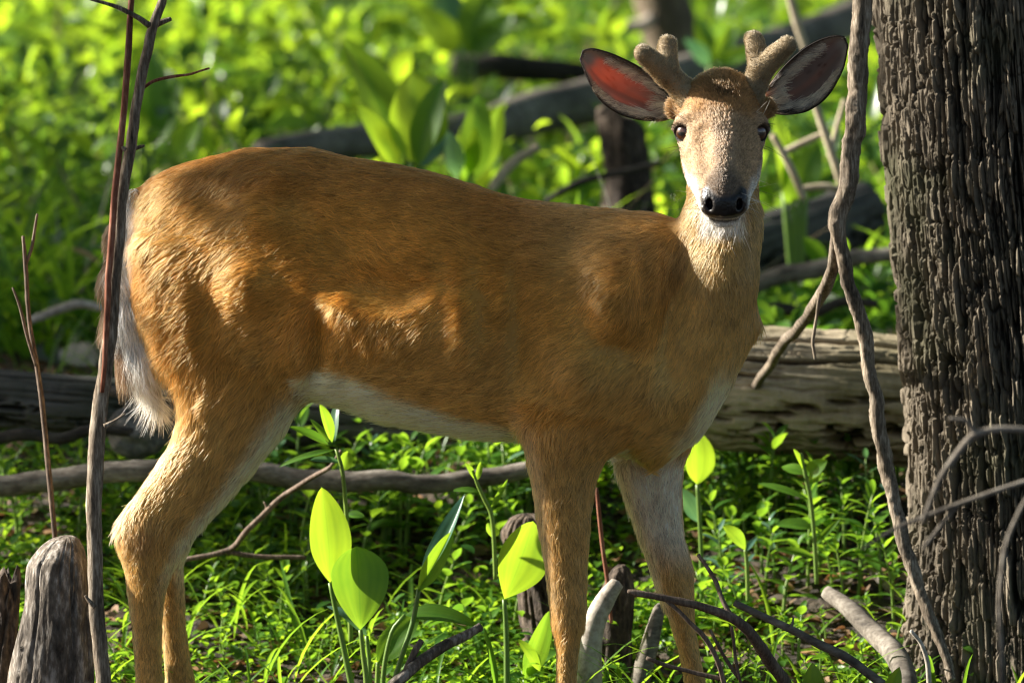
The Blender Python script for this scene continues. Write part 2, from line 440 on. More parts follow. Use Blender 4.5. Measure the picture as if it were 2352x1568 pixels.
hind_f = [(500, 350, 620, 0.17, 0.05), (650, 318, 720, 0.175, 0.08), (760, 350, 725, 0.175, 0.08), (850, 384, 715, 0.17, 0.072), (900, 405, 700, 0.165, 0.066), (950, 412, 666, 0.16, 0.058), (1000, 408, 629, 0.155, 0.05), (1050, 397, 591, 0.15, 0.044), (1100, 373, 553, 0.145, 0.04), (1150, 352, 513, 0.14, 0.037), (1200, 337, 467, 0.135, 0.035), (1235, 337, 441, 0.133, 0.034), (1270, 345, 427, 0.132, 0.032), (1300, 354, 419, 0.132, 0.03), (1400, 367, 422, 0.132, 0.026), (1500, 377, 433, 0.132, 0.025), (1568, 383, 445, 0.132, 0.025), (1640, 387, 453, 0.132, 0.027), (1700, 395, 469, 0.132, 0.026), (1742, 401, 498, 0.13, 0.03)]
G.add('hindfar', *zloft(hind_f), k=0.03)
fore_n = [(780, 1240, 1480, -0.14, 0.035), (860, 1205, 1500, -0.15, 0.055), (930, 1196, 1490, -0.155, 0.064), (1000, 1202, 1455, -0.157, 0.062), (1050, 1212, 1394, -0.157, 0.057), (1106, 1224, 1366, -0.157, 0.052), (1185, 1236, 1354, -0.157, 0.047), (1304, 1255, 1347, -0.157, 0.039), (1380, 1264, 1345, -0.158, 0.036), (1422, 1267, 1342, -0.158, 0.035), (1462, 1275, 1333, -0.158, 0.029), (1501, 1280, 1326, -0.158, 0.025), (1568, 1279, 1322, -0.158, 0.023), (1650, 1278, 1324, -0.158, 0.026), (1705, 1280, 1337, -0.158, 0.025), (1764, 1280, 1364, -0.16, 0.029)]
G.add('fore', *zloft(fore_n), k=0.035)
fore_f = [(900, 1420, 1640, -0.03, 0.05), (980, 1405, 1605, -0.02, 0.056), (1040, 1409, 1577, -0.012, 0.055), (1066, 1414, 1568, -0.01, 0.052), (1145, 1438, 1562, -0.005, 0.046), (1224, 1465, 1569, 0.0, 0.041), (1304, 1495, 1587, 0.0, 0.037), (1363, 1514, 1591, 0.0, 0.035), (1422, 1539, 1593, 0.0, 0.032), (1501, 1562, 1605, 0.0, 0.026), (1568, 1576, 1619, 0.0, 0.024), (1650, 1588, 1637, 0.0, 0.026), (1700, 1596, 1654, 0.0, 0.025), (1753, 1598, 1684, 0.0, 0.029)]
G.add('forefar', *zloft(fore_f), k=0.03)
tl = [(305, 465, .09, .020), (286, 545, .085, .024), (280, 640, .075, .028), (290, 730, .065, .031), (318, 815, .06, .030), (350, 890, .058, .012)]
for a, b in zip(tl[:-1], tl[1:]):
    G.add('tail', *capsule(P(a[0], a[1], DEER_Y + a[2]), P(b[0], b[1], DEER_Y + b[2]), a[3], b[3]), k=0.02)

# head: stations along the skull axis from poll to nose
EYE_C = P(1657, 296, DEER_Y - .205); NOSE = P(1656, 458, DEER_Y - .335)
ax_ = NOSE - EYE_C; ax_[0] = 0; AL = np.linalg.norm(ax_); ax_ /= AL
up_ = np.array([0, ax_[2], -ax_[1]]); HX = EYE_C[0]
hst = np.array([  # t (eye = 0), dorsal, ventral, half width
    (-.105, .000, -.03, .012), (-.092, .020, -.045, .040), (-.065, .034, -.055, .053), (-.035, .041, -.060, .0575), (-.005, .044, -.062, .058), (.02, .042, -.060, .056),
    (.05, .038, -.054, .0545), (.08, .033, -.050, .0495), (.11, .029, -.045, .0455), (.14, .023, -.041, .0405), (.165, .0185, -.036, .0365), (.181, .011, -.024, .026), (.190, .001, -.012, .014)])
def head_fn(X, Y, Z):
    t0 = (Y - EYE_C[1]) * ax_[1] + (Z - EYE_C[2]) * ax_[2]; u = (Y - EYE_C[1]) * up_[1] + (Z - EYE_C[2]) * up_[2]
    t = np.clip(t0, hst[0, 0], hst[-1, 0])
    d = cubic(hst[:, 0], hst[:, 1], t); v = cubic(hst[:, 0], hst[:, 2], t); w = cubic(hst[:, 0], hst[:, 3], t)
    c = (d + v) / 2; h = (d - v) / 2
    r = (np.abs((X - HX) / w) ** 2.5 + np.abs((u - c) / h) ** 2.5) ** (1 / 2.5)
    return (r - 1) * np.minimum(w, h) + np.abs(t0 - t)
G.add('head', head_fn, EYE_C - .17, EYE_C + .17, k=0.02)
def gz0(sgn): return np.array([sgn * .52, -.85, -.02])
def HP(x, t, u): return np.array([HX + x, 0, 0]) + np.array([0, EYE_C[1], EYE_C[2]]) + ax_ * t + up_ * u
EYES = []
HM = np.array([[1, 0, 0], ax_, up_])
for sgn in (-1, 1):
    ec = P(1580 if sgn < 0 else 1732, 303, DEER_Y - .204); EYES.append(ec); gz = np.array([sgn * .52, -.85, .02])
    G.add('head', *ellipsoid(ec + np.array([-sgn * .004, -.004, .019]), (.019, .019, .011)), k=0.014)      # brow
    G.add('head', *ellipsoid(ec, (.0206, .0212, .0210)), k=0.016)              # socket
    G.add('head', *ellipsoid(HP(sgn * .034, .045, -.022), (.021, .055, .030), HM), k=0.02)           # cheek
    G.add('head', *capsule(HP(sgn * .042, -.060, -.012), HP(sgn * .066, -.066, -.014), .022, .015), k=0.02)  # ear base
    G.add('head', *ellipsoid(HP(sgn * .0190, .166, -.003), (.0120, .018, .0125), HM), k=0.010)      # nostril wing
G.add('head', *ellipsoid(HP(0, .172, .000), (.020, .018, .0145), HM), k=0.010)                      # nose pad
G.add('head', *ellipsoid(HP(0, .150, -.038), (.026, .030, .015), HM), k=0.010)                     # chin
G.add('head', *ellipsoid(HP(0, -.06, .028), (.038, .04, .018), HM), k=0.02)                       # poll
G.add('head', *ellipsoid(HP(0, .07, .027), (.021, .085, .014), HM), k=0.016)                       # nose bridge
TEAR = [EYES[0] + np.array([.0145, -.016, -.0185]), EYES[1] + np.array([-.0145, -.016, -.0185])]
for sgn in (-1, 1):
    ec = EYES[0 if sgn < 0 else 1]; g_ = gz0(sgn); s_ = np.array([-g_[1], g_[0], 0])
    G.add('x', *ellipsoid(ec + g_ * .022 - np.array([0, 0, .0005]), (.0168, .018, .0134), np.array([s_, g_, [0, 0, 1]])), k=0.004, sub=True)
    for a0, a1 in ((-1.25, -.45), (-.45, .45), (.45, 1.25)):     # heavy upper lid
        q0, q1 = [ec + g_ * (.0150 - .003 * abs(math.sin(a))) + s_ * math.sin(a) * .0160 + np.array([0, 0, math.cos(a) * .0128]) for a in (a0, a1)]
        G.add('head', *capsule(q0, q1, .0038, .0038), k=0.006)

    G.add('x', *ellipsoid(HP(sgn * .0215, .177, .002), (.0048, .010, .0072), HM), k=0.005, sub=True)     # nostril
    G.add('x', *capsule(HP(sgn * .032, .170, -.004), HP(sgn * .036, .150, .004), .0035, .002), k=0.005, sub=True)
    G.add('x', *capsule(TEAR[0 if sgn < 0 else 1], TEAR[0 if sgn < 0 else 1] + np.array([-sgn * .003, -.008, -.008]), .0035, .003), k=0.005, sub=True)  # tear gland
for sgn in (-1, 1):
    G.add('x', *capsule(HP(sgn * .033, .05, .040), HP(sgn * .031, .125, .032), .0065, .006), k=0.016, sub=True)   # hollow beside the bridge
    G.add('x', *capsule(HP(sgn * .066, .045, .000), HP(sgn * .056, .09, -.012), .005, .006), k=0.014, sub=True)
G.add('x', *capsule(HP(-.03, .165, -.030), HP(.03, .165, -.030), .0016, .0016), k=0.006, sub=True)  # mouth

V, Q = surface_nets(G.F, xs, ys, zs)
V = relax(V, Q, 3, 0.5)
vals = {}
lab_names = ['torso', 'neck', 'hind', 'hindfar', 'fore', 'forefar', 'tail', 'head']
for nm, fn in G.prims:
    f = fn(V[:, 0], V[:, 1], V[:, 2]); vals[nm] = np.minimum(vals.get(nm, 9.0), f)
LAB = np.argmin(np.stack([vals[n] for n in lab_names], 1), 1)
del G.F

def vnormals(V, Q):
    n = np.cross(V[Q[:, 2]] - V[Q[:, 0]], V[Q[:, 3]] - V[Q[:, 1]])
    r = np.zeros_like(V)
    for k in range(4):
        for c in range(3): r[:, c] += np.bincount(Q[:, k], n[:, c], len(V))
    return r / (np.linalg.norm(r, axis=1, keepdims=True) + 1e-12)
NV = vnormals(V, Q)
if np.mean(np.sum(NV * (V - V.mean(0)), 1)) < 0: Q = Q[:, ::-1].copy(); NV = -NV

def mixc(a, b, t): return a * (1 - t)[:, None] + np.asarray(b)[None] * t[:, None] if np.ndim(a) == 2 else np.asarray(a)[None] * (1 - t)[:, None] + np.asarray(b)[None] * t[:, None]

C_ORANGE = (0.63, 0.300, 0.050); C_BROWN = (0.33, 0.135, 0.026); C_CREAM = (0.97, 0.90, 0.58); C_WHITE = (0.92, 0.88, 0.80); C_TAN = (0.66, 0.43, 0.13)
C_GREY = (0.40, 0.30, 0.205); C_DARK = (0.05, 0.028, 0.013); C_BLACK = (0.012, 0.010, 0.010)

def coat(Vp, Nn, L):
    """Colour, hair length, wetness for surface points."""
    X, Yp = px(Vp); n = len(Vp)
    nz = fbm(Vp * 9, 3, 3); nf = fbm(Vp * 45, 2, 8)
    c = np.tile(np.array(C_ORANGE), (n, 1)); ln = np.full(n, .024)
    torso_ = (L == 0) | (L == 1)
    # darker saddle along the spine, greyer withers
    topl = np.interp(X, [290, 400, 650, 1000, 1200, 1500, 1700], [450, 386, 338, 398, 456, 490, 600])
    c = mixc(c, C_BROWN, np.where(torso_, 0.85 * smooth(210, 10, Yp - topl + 60 * nz), 0))
    c = mixc(c, (0.46, 0.29, 0.10), np.where(torso_, 0.7 * smooth(1150, 1350, X) * smooth(760, 520, Yp), 0))
    c = mixc(c, C_TAN, np.where(torso_, 0.55 * smooth(650, 900, Yp + 60 * nz), 0))
    bell = np.interp(X, [640, 700, 735, 790, 850, 950, 1050, 1150, 1220, 1300], [900, 868, 838, 850, 882, 925, 955, 985, 1010, 1100])
    c = c * (1 + .24 * np.where(torso_, fbm(Vp * np.array([4.5, 6, 9]), 3, 91), 0))[:, None]
    inb = np.where((L == 0) & (X < 1260), smooth(-14, 16, Yp - bell + 10 * nf), 0)
    c = mixc(c, C_CREAM, inb); ln = ln + inb * .018
    under = np.where(L == 0, smooth(-.75, -.95, Nn[:, 2]), 0); c = mixc(c, C_CREAM, under)
    # neck
    nk = L == 1; ln = np.where(nk, .019, ln)
    c = mixc(c, C_TAN, np.where(nk, 0.5, 0))
    thr = smooth(58, 30, np.abs(X - 1660)) * smooth(550, 512, Yp) * nk
    c = mixc(c, C_WHITE, thr * 0.9)
    brisket = np.where((L <= 1) & (X > 1560), smooth(.35, .7, Nn[:, 0]) * smooth(800, 900, Yp), 0)
    c = mixc(c, C_CREAM, brisket * .8)
    # legs
    hd = (L == 2) | (L == 3)
    c = mixc(c, C_TAN, np.where(hd, 0.65 * smooth(780, 1000, Yp), 0))
    inner = np.where(hd, smooth(.25, .75, Nn[:, 0] - .3 * Nn[:, 2]) * smooth(820, 900, Yp) * smooth(1420, 1200, Yp), 0)
    c = mixc(c, C_CREAM, inner * .85)
    rear = np.where(hd, smooth(-.55, -.9, Nn[:, 0]) * smooth(600, 760, Yp), 0); c = mixc(c, (0.80, 0.58, 0.26), rear * .7)
    ln = np.where(hd, np.interp(Yp, [600, 900, 1050, 1180, 1260, 1350, 1500], [.026, .030, .027, .022, .017, .014, .012]), ln)
    ln = np.where(hd & (Nn[:, 0] < -.5) & (Yp < 1200), ln * 1.35, ln)
    hock = np.where(L == 2, np.exp(-((X - 330) / 34) ** 2 - ((Yp - 1222) / 34) ** 2), 0); c = mixc(c, (0.36, 0.18, 0.06), hock * .8); ln = ln + hock * .008
    fr = (L == 4) | (L == 5)
    c = mixc(c, (0.58, 0.375, 0.12), np.where(fr, .7 * smooth(900, 1100, Yp), 0))
    ln = np.where(fr, np.interp(Yp, [900, 1050, 1200, 1400, 1500], [.024, .020, .016, .013, .011]), ln)
    fi = np.where(L == 5, smooth(.1, -.4, Nn[:, 1]) * smooth(1010, 1070, Yp) * smooth(1330, 1200, Yp), 0)
    c = mixc(c, (0.88, 0.79, 0.62), fi * .85)
    fb = np.where(fr, smooth(-.5, -.85, Nn[:, 0]) * smooth(1480, 1300, Yp), 0); c = mixc(c, (0.72, 0.58, 0.36), fb * np.where(L == 5, .9, .35)); ln = ln + fb * .010 * (L == 5)
    # tail and rump patch
    tw = np.where(L == 6, smooth(-.55, .05, Nn[:, 0] + .25 * nz + np.where(Yp > 840, .8, 0) + .35 * (-Nn[:, 1])), 0)
    c = np.where((L == 6)[:, None], np.array((0.17, 0.085, 0.035))[None], c); c = mixc(c, (0.9, 0.87, 0.80), tw)
    ln = np.where(L == 6, np.interp(Yp, [460, 600, 760, 860], [.02, .032, .045, .065]), ln)
    rp = np.where(L != 6, smooth(322, 296, X + 6 * nf) * smooth(680, 560, Yp) * smooth(430, 470, Yp), 0); c = mixc(c, (0.8, 0.76, 0.68), rp * .85)
    hf = np.where((hd | fr) & (Vp[:, 2] < .045), 1, 0); c = mixc(c, C_BLACK, hf.astype(float)); ln = np.where(hf > 0, 0, ln)
    # head
    H = L == 7
    t = (Vp[:, 1] - EYE_C[1]) * ax_[1] + (Vp[:, 2] - EYE_C[2]) * ax_[2]; u = (Vp[:, 1] - EYE_C[1]) * up_[1] + (Vp[:, 2] - EYE_C[2]) * up_[2]; x = Vp[:, 0] - HX
    hc = np.tile(np.array((0.44, 0.275, 0.145)), (n, 1)); hl = np.interp(t, [-.13, -.07, -.02, .04, .16], [.013, .012, .009, .0065, .004])
    hc = mixc(hc, (0.32, 0.150, 0.048), .95 * smooth(.036, -.006, t + .014 * nf + .2 * np.abs(x)))
    hc = mixc(hc, C_DARK, 0.85 * smooth(.030, .008, np.abs(x) + .010 * nf) * smooth(.0, -.03, t + .01 * nf))
    hc = mixc(hc, (.21, .115, .045), 0.8 * smooth(-.025, -.055, t + .008 * nf))
    hc = mixc(hc, (0.40, 0.275, 0.175), 0.7 * smooth(.022, .010, np.abs(x)) * smooth(.0, .05, t))
    hc = mixc(hc, (0.09, 0.065, 0.05), 0.8 * smooth(.118, .150, t + .006 * nf) * smooth(.0, .012, u) * smooth(.034, .022, np.abs(x)))
    hc = mixc(hc, C_WHITE, smooth(-.010, -.024, u + .004 * nf) * smooth(.05, .10, t)); hc = mixc(hc, C_WHITE, .85 * smooth(.030, .036, np.abs(x) + .003 * nf) * smooth(.012, -.004, u) * smooth(.10, .13, t))
    hc = mixc(hc, (0.60, 0.50, 0.38), .6 * smooth(-.02, -.045, u) * smooth(.06, .02, t))
    for ec in EYES:
        de = np.linalg.norm(Vp - ec, axis=1)
        hc = mixc(hc, (0.42, 0.31, 0.21), .4 * smooth(.040, .028, de)); hc = mixc(hc, (0.02, 0.014, 0.01), smooth(.0250, .0205, de)); hl = np.where(de < .023, 0, np.where(de < .034, np.minimum(hl, .004), hl))
        lidz = Vp[:, 2] - ec[2]; hc = mixc(hc, (0.03, 0.02, 0.014), .85 * smooth(.029, .022, de) * smooth(-.002, .008, lidz))
    dg = np.minimum(*[np.hypot(np.hypot(Vp[:, 0] - q[0], (Vp[:, 1] - q[1]) * .3), (Vp[:, 2] - q[2]) * .7) for q in TEAR]); hc = mixc(hc, (0.06, .032, .016), .85 * smooth(.0075, .003, dg + .002 * nf))
    npad = smooth(.150, .158, t + .12 * np.maximum(0, np.abs(x) - .020)) * smooth(-.024, -.020, u) * smooth(.020, .0155, u) * smooth(.037, .032, np.abs(x))
    hc = mixc(hc, C_BLACK, npad); hl = np.where(npad > .4, 0, hl)
    lip = smooth(.004, .002, np.abs(u + .030)) * smooth(.12, .15, t); hc = mixc(hc, C_BLACK, lip * .8)
    c = np.where(H[:, None], hc, c); ln = np.where(H, hl, ln)
    mott = 1 + .22 * fbm(Vp * 120, 2, 61) + .16 * fbm(Vp * 38, 2, 62); c = np.where(H[:, None], c * mott[:, None], c)
    wet = np.where(H, npad, 0.0)
    return np.clip(c, 0, 1), ln, wet

colV, lenV, wetV = coat(V, NV, LAB)
deer = empty('deer', (-0.1, DEER_Y, 0.0)); DOFF = np.array([-0.1, DEER_Y, 0.0])
tag(deer, 'young brown deer with two stubby velvet antlers, standing side on and facing the camera', 'deer')
M_skin = attr_material('deer_skin', 0.75, 0.35, 'col', 'wet', 0.35, 260, 0.0012)
body = new_mesh_obj('body', V - DOFF, Q, M_skin, deer, True, {'col': colV * 0.62, 'wet': wetV})

# ---- fur -------------------------------------------------------------
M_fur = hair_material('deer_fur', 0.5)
guides = np.array([  # picture x, y, direction of the lie of the hair (x right, y down)
    (320, 470, -.5, 1), (400, 420, -1, .45), (500, 400, -1, .4), (600, 370, -1, .2), (750, 380, -1, -.1), (900, 410, -1, -.25), (1050, 440, -1, -.35), (1200, 480, -1, -.25), (1350, 510, -1, -.05), (1480, 510, -1, .3),
    (400, 520, -1, .3), (500, 520, -1, .15), (650, 500, -1, -.1), (800, 520, -1, -.45), (950, 540, -1, -.5), (1100, 560, -1, -.5), (1250, 590, -1, -.15), (1400, 600, -1, .1), (1500, 600, -.9, .6),
    (350, 640, -.8, .7), (450, 640, -1, .6), (550, 650, -1, .5), (650, 620, -1, .1), (740, 640, -.9, -.2), (850, 640, -1, -.7), (950, 650, -1, -.35), (1050, 660, -1, .3), (1200, 700, -1, .35), (1350, 700, -1, .45), (1480, 720, -.8, .8), (1560, 700, -.5, 1),
    (380, 760, -.7, .8), (480, 780, -.8, .8), (600, 760, -.8, .5), (700, 760, -.6, .8), (790, 740, -.7, 1), (880, 760, -.8, .9), (980, 760, -.9, .6), (1100, 800, -1, .35), (1250, 820, -1, .5), (1400, 820, -1, .7), (1500, 840, -.8, .9),
    (430, 880, -.5, 1), (550, 880, -.6, 1), (660, 860, -.5, 1), (780, 880, -1, .4), (900, 900, -1, .15), (1050, 920, -1, .1), (1180, 930, -1, .2), (1300, 930, -.8, .7), (1450, 950, -.8, .6), (1560, 940, -.5, .9),
    (430, 960, -.45, 1), (560, 980, -.6, 1), (450, 1060, -.6, 1), (530, 1060, -.7, 1), (380, 1140, -.7, 1), (450, 1140, -.6, 1), (300, 1210, -.2, 1), (400, 1210, -.4, 1), (330, 1300, .1, 1), (340, 1450, .05, 1), (340, 1650, .05, 1), (410, 1450, .1, 1),
    (1260, 1010, .2, 1), (1350, 1030, -.6, .8), (1250, 1100, .5, .9), (1320, 1110, -.3, 1), (1290, 1200, .1, 1), (1300, 1350, .05, 1), (1300, 1500, 0, 1), (1300, 1650, 0, 1), (1450, 1080, .1, 1), (1540, 1080, .1, 1), (1500, 1200, .2, 1), (1550, 1350, .2, 1), (1590, 1500, .15, 1), (1600, 1650, .1, 1), (1420, 1040, -.9, .3), (1550, 1000, -.8, .4),
    (1600, 600, -.15, 1), (1670, 600, 0, 1), (1730, 620, .05, 1), (1620, 700, -.2, 1), (1700, 720, -.05, 1), (1600, 820, -.4, 1), (1680, 820, -.2, 1), (1620, 540, -.25, 1), (1660, 550, 0, 1), (1720, 540, .2, 1), (1600, 930, -.3, 1)], float)

def comb(Pp, Nn, L):
    X, Yp = px(Pp); D = np.zeros((len(Pp), 2)); W = np.zeros(len(Pp))
    for gx, gy, dx, dy in guides:
        w = 1 / (((X - gx) ** 2 + (Yp - gy) ** 2) / 900.0 + 0.6) ** 2; q = math.hypot(dx, dy)
        D[:, 0] += w * dx / q; D[:, 1] += w * dy / q; W += w
    D /= np.linalg.norm(D, axis=1, keepdims=True) + 1e-9
    d = np.stack([D[:, 0], np.zeros(len(Pp)), -D[:, 1]], 1)
    H = L == 7
    x = Pp[:, 0] - HX
    hd = -ax_[None] + np.stack([np.sign(x) * np.clip(np.abs(x) * 14, 0, .7), np.zeros(len(x)), np.zeros(len(x))], 1)
    t = (Pp[:, 1] - EYE_C[1]) * ax_[1] + (Pp[:, 2] - EYE_C[2]) * ax_[2]; u = (Pp[:, 1] - EYE_C[1]) * up_[1] + (Pp[:, 2] - EYE_C[2]) * up_[2]
    dn = np.stack([np.sign(x) * np.clip(np.abs(x) * 12, 0, .5), .2 * np.ones(len(x)), -np.ones(len(x))], 1)
    chin = smooth(-.015, -.03, u)[:, None]; hd = hd * (1 - chin) + dn * chin
    d = np.where(H[:, None], hd, d)
    T = L == 6
    d = np.where(T[:, None], np.array([[.32, -.05, -1.0]]), d)
    return d

def grow(name, Vp, Qp, Nn, L, colv, lenv, count, parent, seed, rad=.00050, dens=None, lift=.15, noise=.6, npt=5, material=None, off=DOFF):
    r = np.random.default_rng(seed)
    tri = np.concatenate([Qp[:, [0, 1, 2]], Qp[:, [0, 2, 3]]])
    A = np.linalg.norm(np.cross(Vp[tri[:, 1]] - Vp[tri[:, 0]], Vp[tri[:, 2]] - Vp[tri[:, 0]]), axis=1)
    w = A * (dens[tri].mean(1) if dens is not None else 1.0) * (lenv[tri].min(1) > 0)
    cs = np.cumsum(w); k = np.searchsorted(cs, r.random(count) * cs[-1]).clip(0, len(tri) - 1)
    b = r.dirichlet((1, 1, 1), count); tv = tri[k]
    bl = lambda a: (a[tv] * (b[..., None] if a.ndim == 2 else b)).sum(1)
    p = bl(Vp); n = bl(Nn); n /= np.linalg.norm(n, axis=1, keepdims=True); c = bl(colv); ln = bl(lenv)
    lab = L[tv[:, 0]] if L is not None else None
    d = comb(p, n, lab) if lab is not None else n * .4 + np.array([[.0, 0, 1.]])
    d = d / (np.linalg.norm(d, axis=1, keepdims=True) + 1e-9)
    d = d - n * (d * n).sum(1, keepdims=True); d /= np.linalg.norm(d, axis=1, keepdims=True) + 1e-6
    s = np.cross(n, d)
    ang = noise * (0.42 * fbm(p * 16, 2, seed) + 0.40 * vnoise(p * 70, seed + 1)) + r.normal(0, .12, count)
    d = d * np.cos(ang)[:, None] + s * np.sin(ang)[:, None]; s = np.cross(n, d)
    if lab is not None: lift = np.where(lab == 7, .42, np.where((lab >= 2) & (lab <= 5) & (ln < .022), .24, lift))
    L_ = ln * r.uniform(.65, 1.2, count) * (1 + .25 * vnoise(p * 55, seed + 2))
    lf = lift * np.clip(r.normal(1, .35, count) + .9 * np.maximum(0, vnoise(p * 60, seed + 3)), .3, 2.2)
    cur = r.normal(0, .18, count)
    ts = np.linspace(0, 1, npt)
    pts = p[:, None] - n[:, None] * .0004 + L_[:, None, None] * (ts[None, :, None] * d[:, None] + (lf[:, None] * ts * (1 - .45 * ts))[..., None] * n[:, None] + (cur[:, None] * ts ** 2)[..., None] * s[:, None]) + np.array([0, 0, -1]) * (L_[:, None] * .10 * ts ** 2)[..., None]
    v = 1 + .36 * vnoise(p * (190 if lab is None else np.where(lab == 7, 330, 190)[:, None]), seed + 4) + .12 * vnoise(p * 42, seed + 5) + r.normal(0, .2, count)
    c = np.clip(c * np.clip(v, .35, 1.8)[:, None], 0, .93)
    cu = bpy.data.hair_curves.new(name); cu.add_curves([npt] * count)
    cu.attributes['position'].data.foreach_set('vector', (pts - off).astype(np.float32).ravel())
    ra = cu.attributes.new('radius', 'FLOAT', 'POINT')
    rr = rad * r.uniform(.7, 1.3, count)[:, None] * np.interp(ts, [0, .5, 1], [1, .85, .15])[None]
    ra.data.foreach_set('value', rr.astype(np.float32).ravel())
    ca = cu.attributes.new('hcol', 'FLOAT_COLOR', 'CURVE')
    ca.data.foreach_set('color', np.concatenate([c, np.ones((count, 1))], 1).astype(np.float32).ravel())
    cu.materials.append(material or M_fur)
    o = bpy.data.objects.new(name, cu); COL.objects.link(o); o.parent = parent
    return o

near = smooth(.35, -.1, NV[:, 1]) * .9 + .1
inframe = np.where(V[:, 2] < .10, .4, 1.0)
densV = near * inframe * np.where(LAB == 7, 4.0, np.where(lenV < .02, 1.6, 1.0))
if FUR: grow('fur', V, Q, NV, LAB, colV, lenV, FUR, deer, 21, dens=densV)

# ---- eyes ------------------------------------------------------------
m, nt, out = mat('deer_eye'); Lk = nt.links.new
tc = N(nt, 'ShaderNodeTexCoord'); sx = N(nt, 'ShaderNodeSeparateXYZ'); Lk(tc.outputs['Object'], sx.inputs[0])
def mth(op, a, b=None, c=None):
    q = N(nt, 'ShaderNodeMath', operation=op)
    for i, z in enumerate((a, b, c)):
        if z is None: continue
        if isinstance(z, (int, float)): q.inputs[i].default_value = z
        else: Lk(z, q.inputs[i])
    return q.outputs[0]
ex = mth('MULTIPLY', sx.outputs[0], 1 / .0070); ez = mth('MULTIPLY', sx.outputs[2], 1 / .0036)
pup = mth('SQRT', mth('ADD', mth('MULTIPLY', ex, ex), mth('MULTIPLY', ez, ez)))
rr_ = mth('MULTIPLY', mth('SQRT', mth('ADD', mth('MULTIPLY', sx.outputs[0], sx.outputs[0]), mth('MULTIPLY', sx.outputs[2], sx.outputs[2]))), 1 / .0135)
ri = ramp(nt, [(0.0, (.085, .028, .009)), (.75, (.055, .018, .007)), (.95, (.015, .008, .006)), (1.0, (.01, .006, .005))], rr_)
mp = N(nt, 'ShaderNodeMix', data_type='RGBA'); rp2 = ramp(nt, [(.85, (0, 0, 0)), (1.0, (1, 1, 1))], pup)
Lk(rp2.outputs[0], mp.inputs[0]); mp.inputs[6].default_value = (.003, .003, .004, 1); Lk(ri.outputs[0], mp.inputs[7])
pb = N(nt, 'ShaderNodeBsdfPrincipled'); pb.inputs['Roughness'].default_value = .3; pb.inputs['Coat Weight'].default_value = 1.0; pb.inputs['Coat Roughness'].default_value = .03
Lk(mp.outputs[2], pb.inputs['Base Color']); Lk(pb.outputs[0], out.inputs[0]); M_eye = m
for sgn, ec in zip((-1, 1), EYES):
    th = np.linspace(0, np.pi, 25); ph = np.linspace(0, 2 * np.pi, 32, endpoint=False); R = .0172
    vv = np.array([(math.sin(a) * math.cos(b) * R, -math.cos(a) * R * 1.02, math.sin(a) * math.sin(b) * R * .95) for a in th for b in ph])
    ff = [(i * 32 + j, (i + 1) * 32 + j, (i + 1) * 32 + (j + 1) % 32, i * 32 + (j + 1) % 32) for i in range(24) for j in range(32)]
    o = new_mesh_obj('eye', vv, ff, M_eye, deer); o.location = ec + gz0(sgn) * .003 - DOFF
    o.rotation_euler = (math.radians(8), 0, math.radians(sgn * 34))

# ---- antlers ---------------------------------------------------------
def antler(nodes, links, seed):
    pts = {k: P(a, b, DEER_Y + c) for k, (a, b, c, r) in nodes.items()}; rad = {k: v[3] for k, v in nodes.items()}
    A = np.array(list(pts.values())); lo = A.min(0) - .03; hi = A.max(0) + .03; h = .0022
    ax3 = [np.arange(l, u_, h) for l, u_ in zip(lo, hi)]; g = Field(*ax3)
    for a, b in links: g.add('a', *capsule(pts[a], pts[b], rad[a], rad[b]), k=0.004)
    v, q = surface_nets(g.F, *ax3); v = relax(v, q, 3); n = vnormals(v, q)
    if np.mean(np.sum(n * (v - v.mean(0)), 1)) < 0: q = q[:, ::-1].copy(); n = -n
    v = v + n * (.0003 * vnoise(v * 220, seed))[:, None]
    base = np.array((0.22, 0.165, 0.095)); c = base[None] * (1 + .25 * vnoise(v * 60, seed))[:, None]
    o = new_mesh_obj('antler', v - DOFF, q, M_skin, deer, True, {'col': c, 'wet': np.zeros(len(v))})
    if FUR: grow('velvet', v, q, n, None, c * 1.5, np.full(len(v), .0026), 9000, o, seed, rad=.00026, lift=1.4, noise=.8, npt=4)
    return o
antler({'a': (1588, 226, -.165, .023), 'b': (1564, 202, -.16, .0188), 'c': (1530, 168, -.165, .0190), 'd': (1477, 123, -.19, .0136), 'e': (1533, 102, -.15, .0138)}, [('a', 'b'), ('b', 'c'), ('c', 'd'), ('c', 'e')], 31)
antler({'a': (1722, 218, -.165, .022), 'b': (1735, 190, -.16, .0188), 'c': (1748, 158, -.165, .0188), 'd': (1731, 92, -.15, .0138), 'e': (1808, 104, -.19, .0136)}, [('a', 'b'), ('b', 'c'), ('c', 'd'), ('c', 'e')], 37)

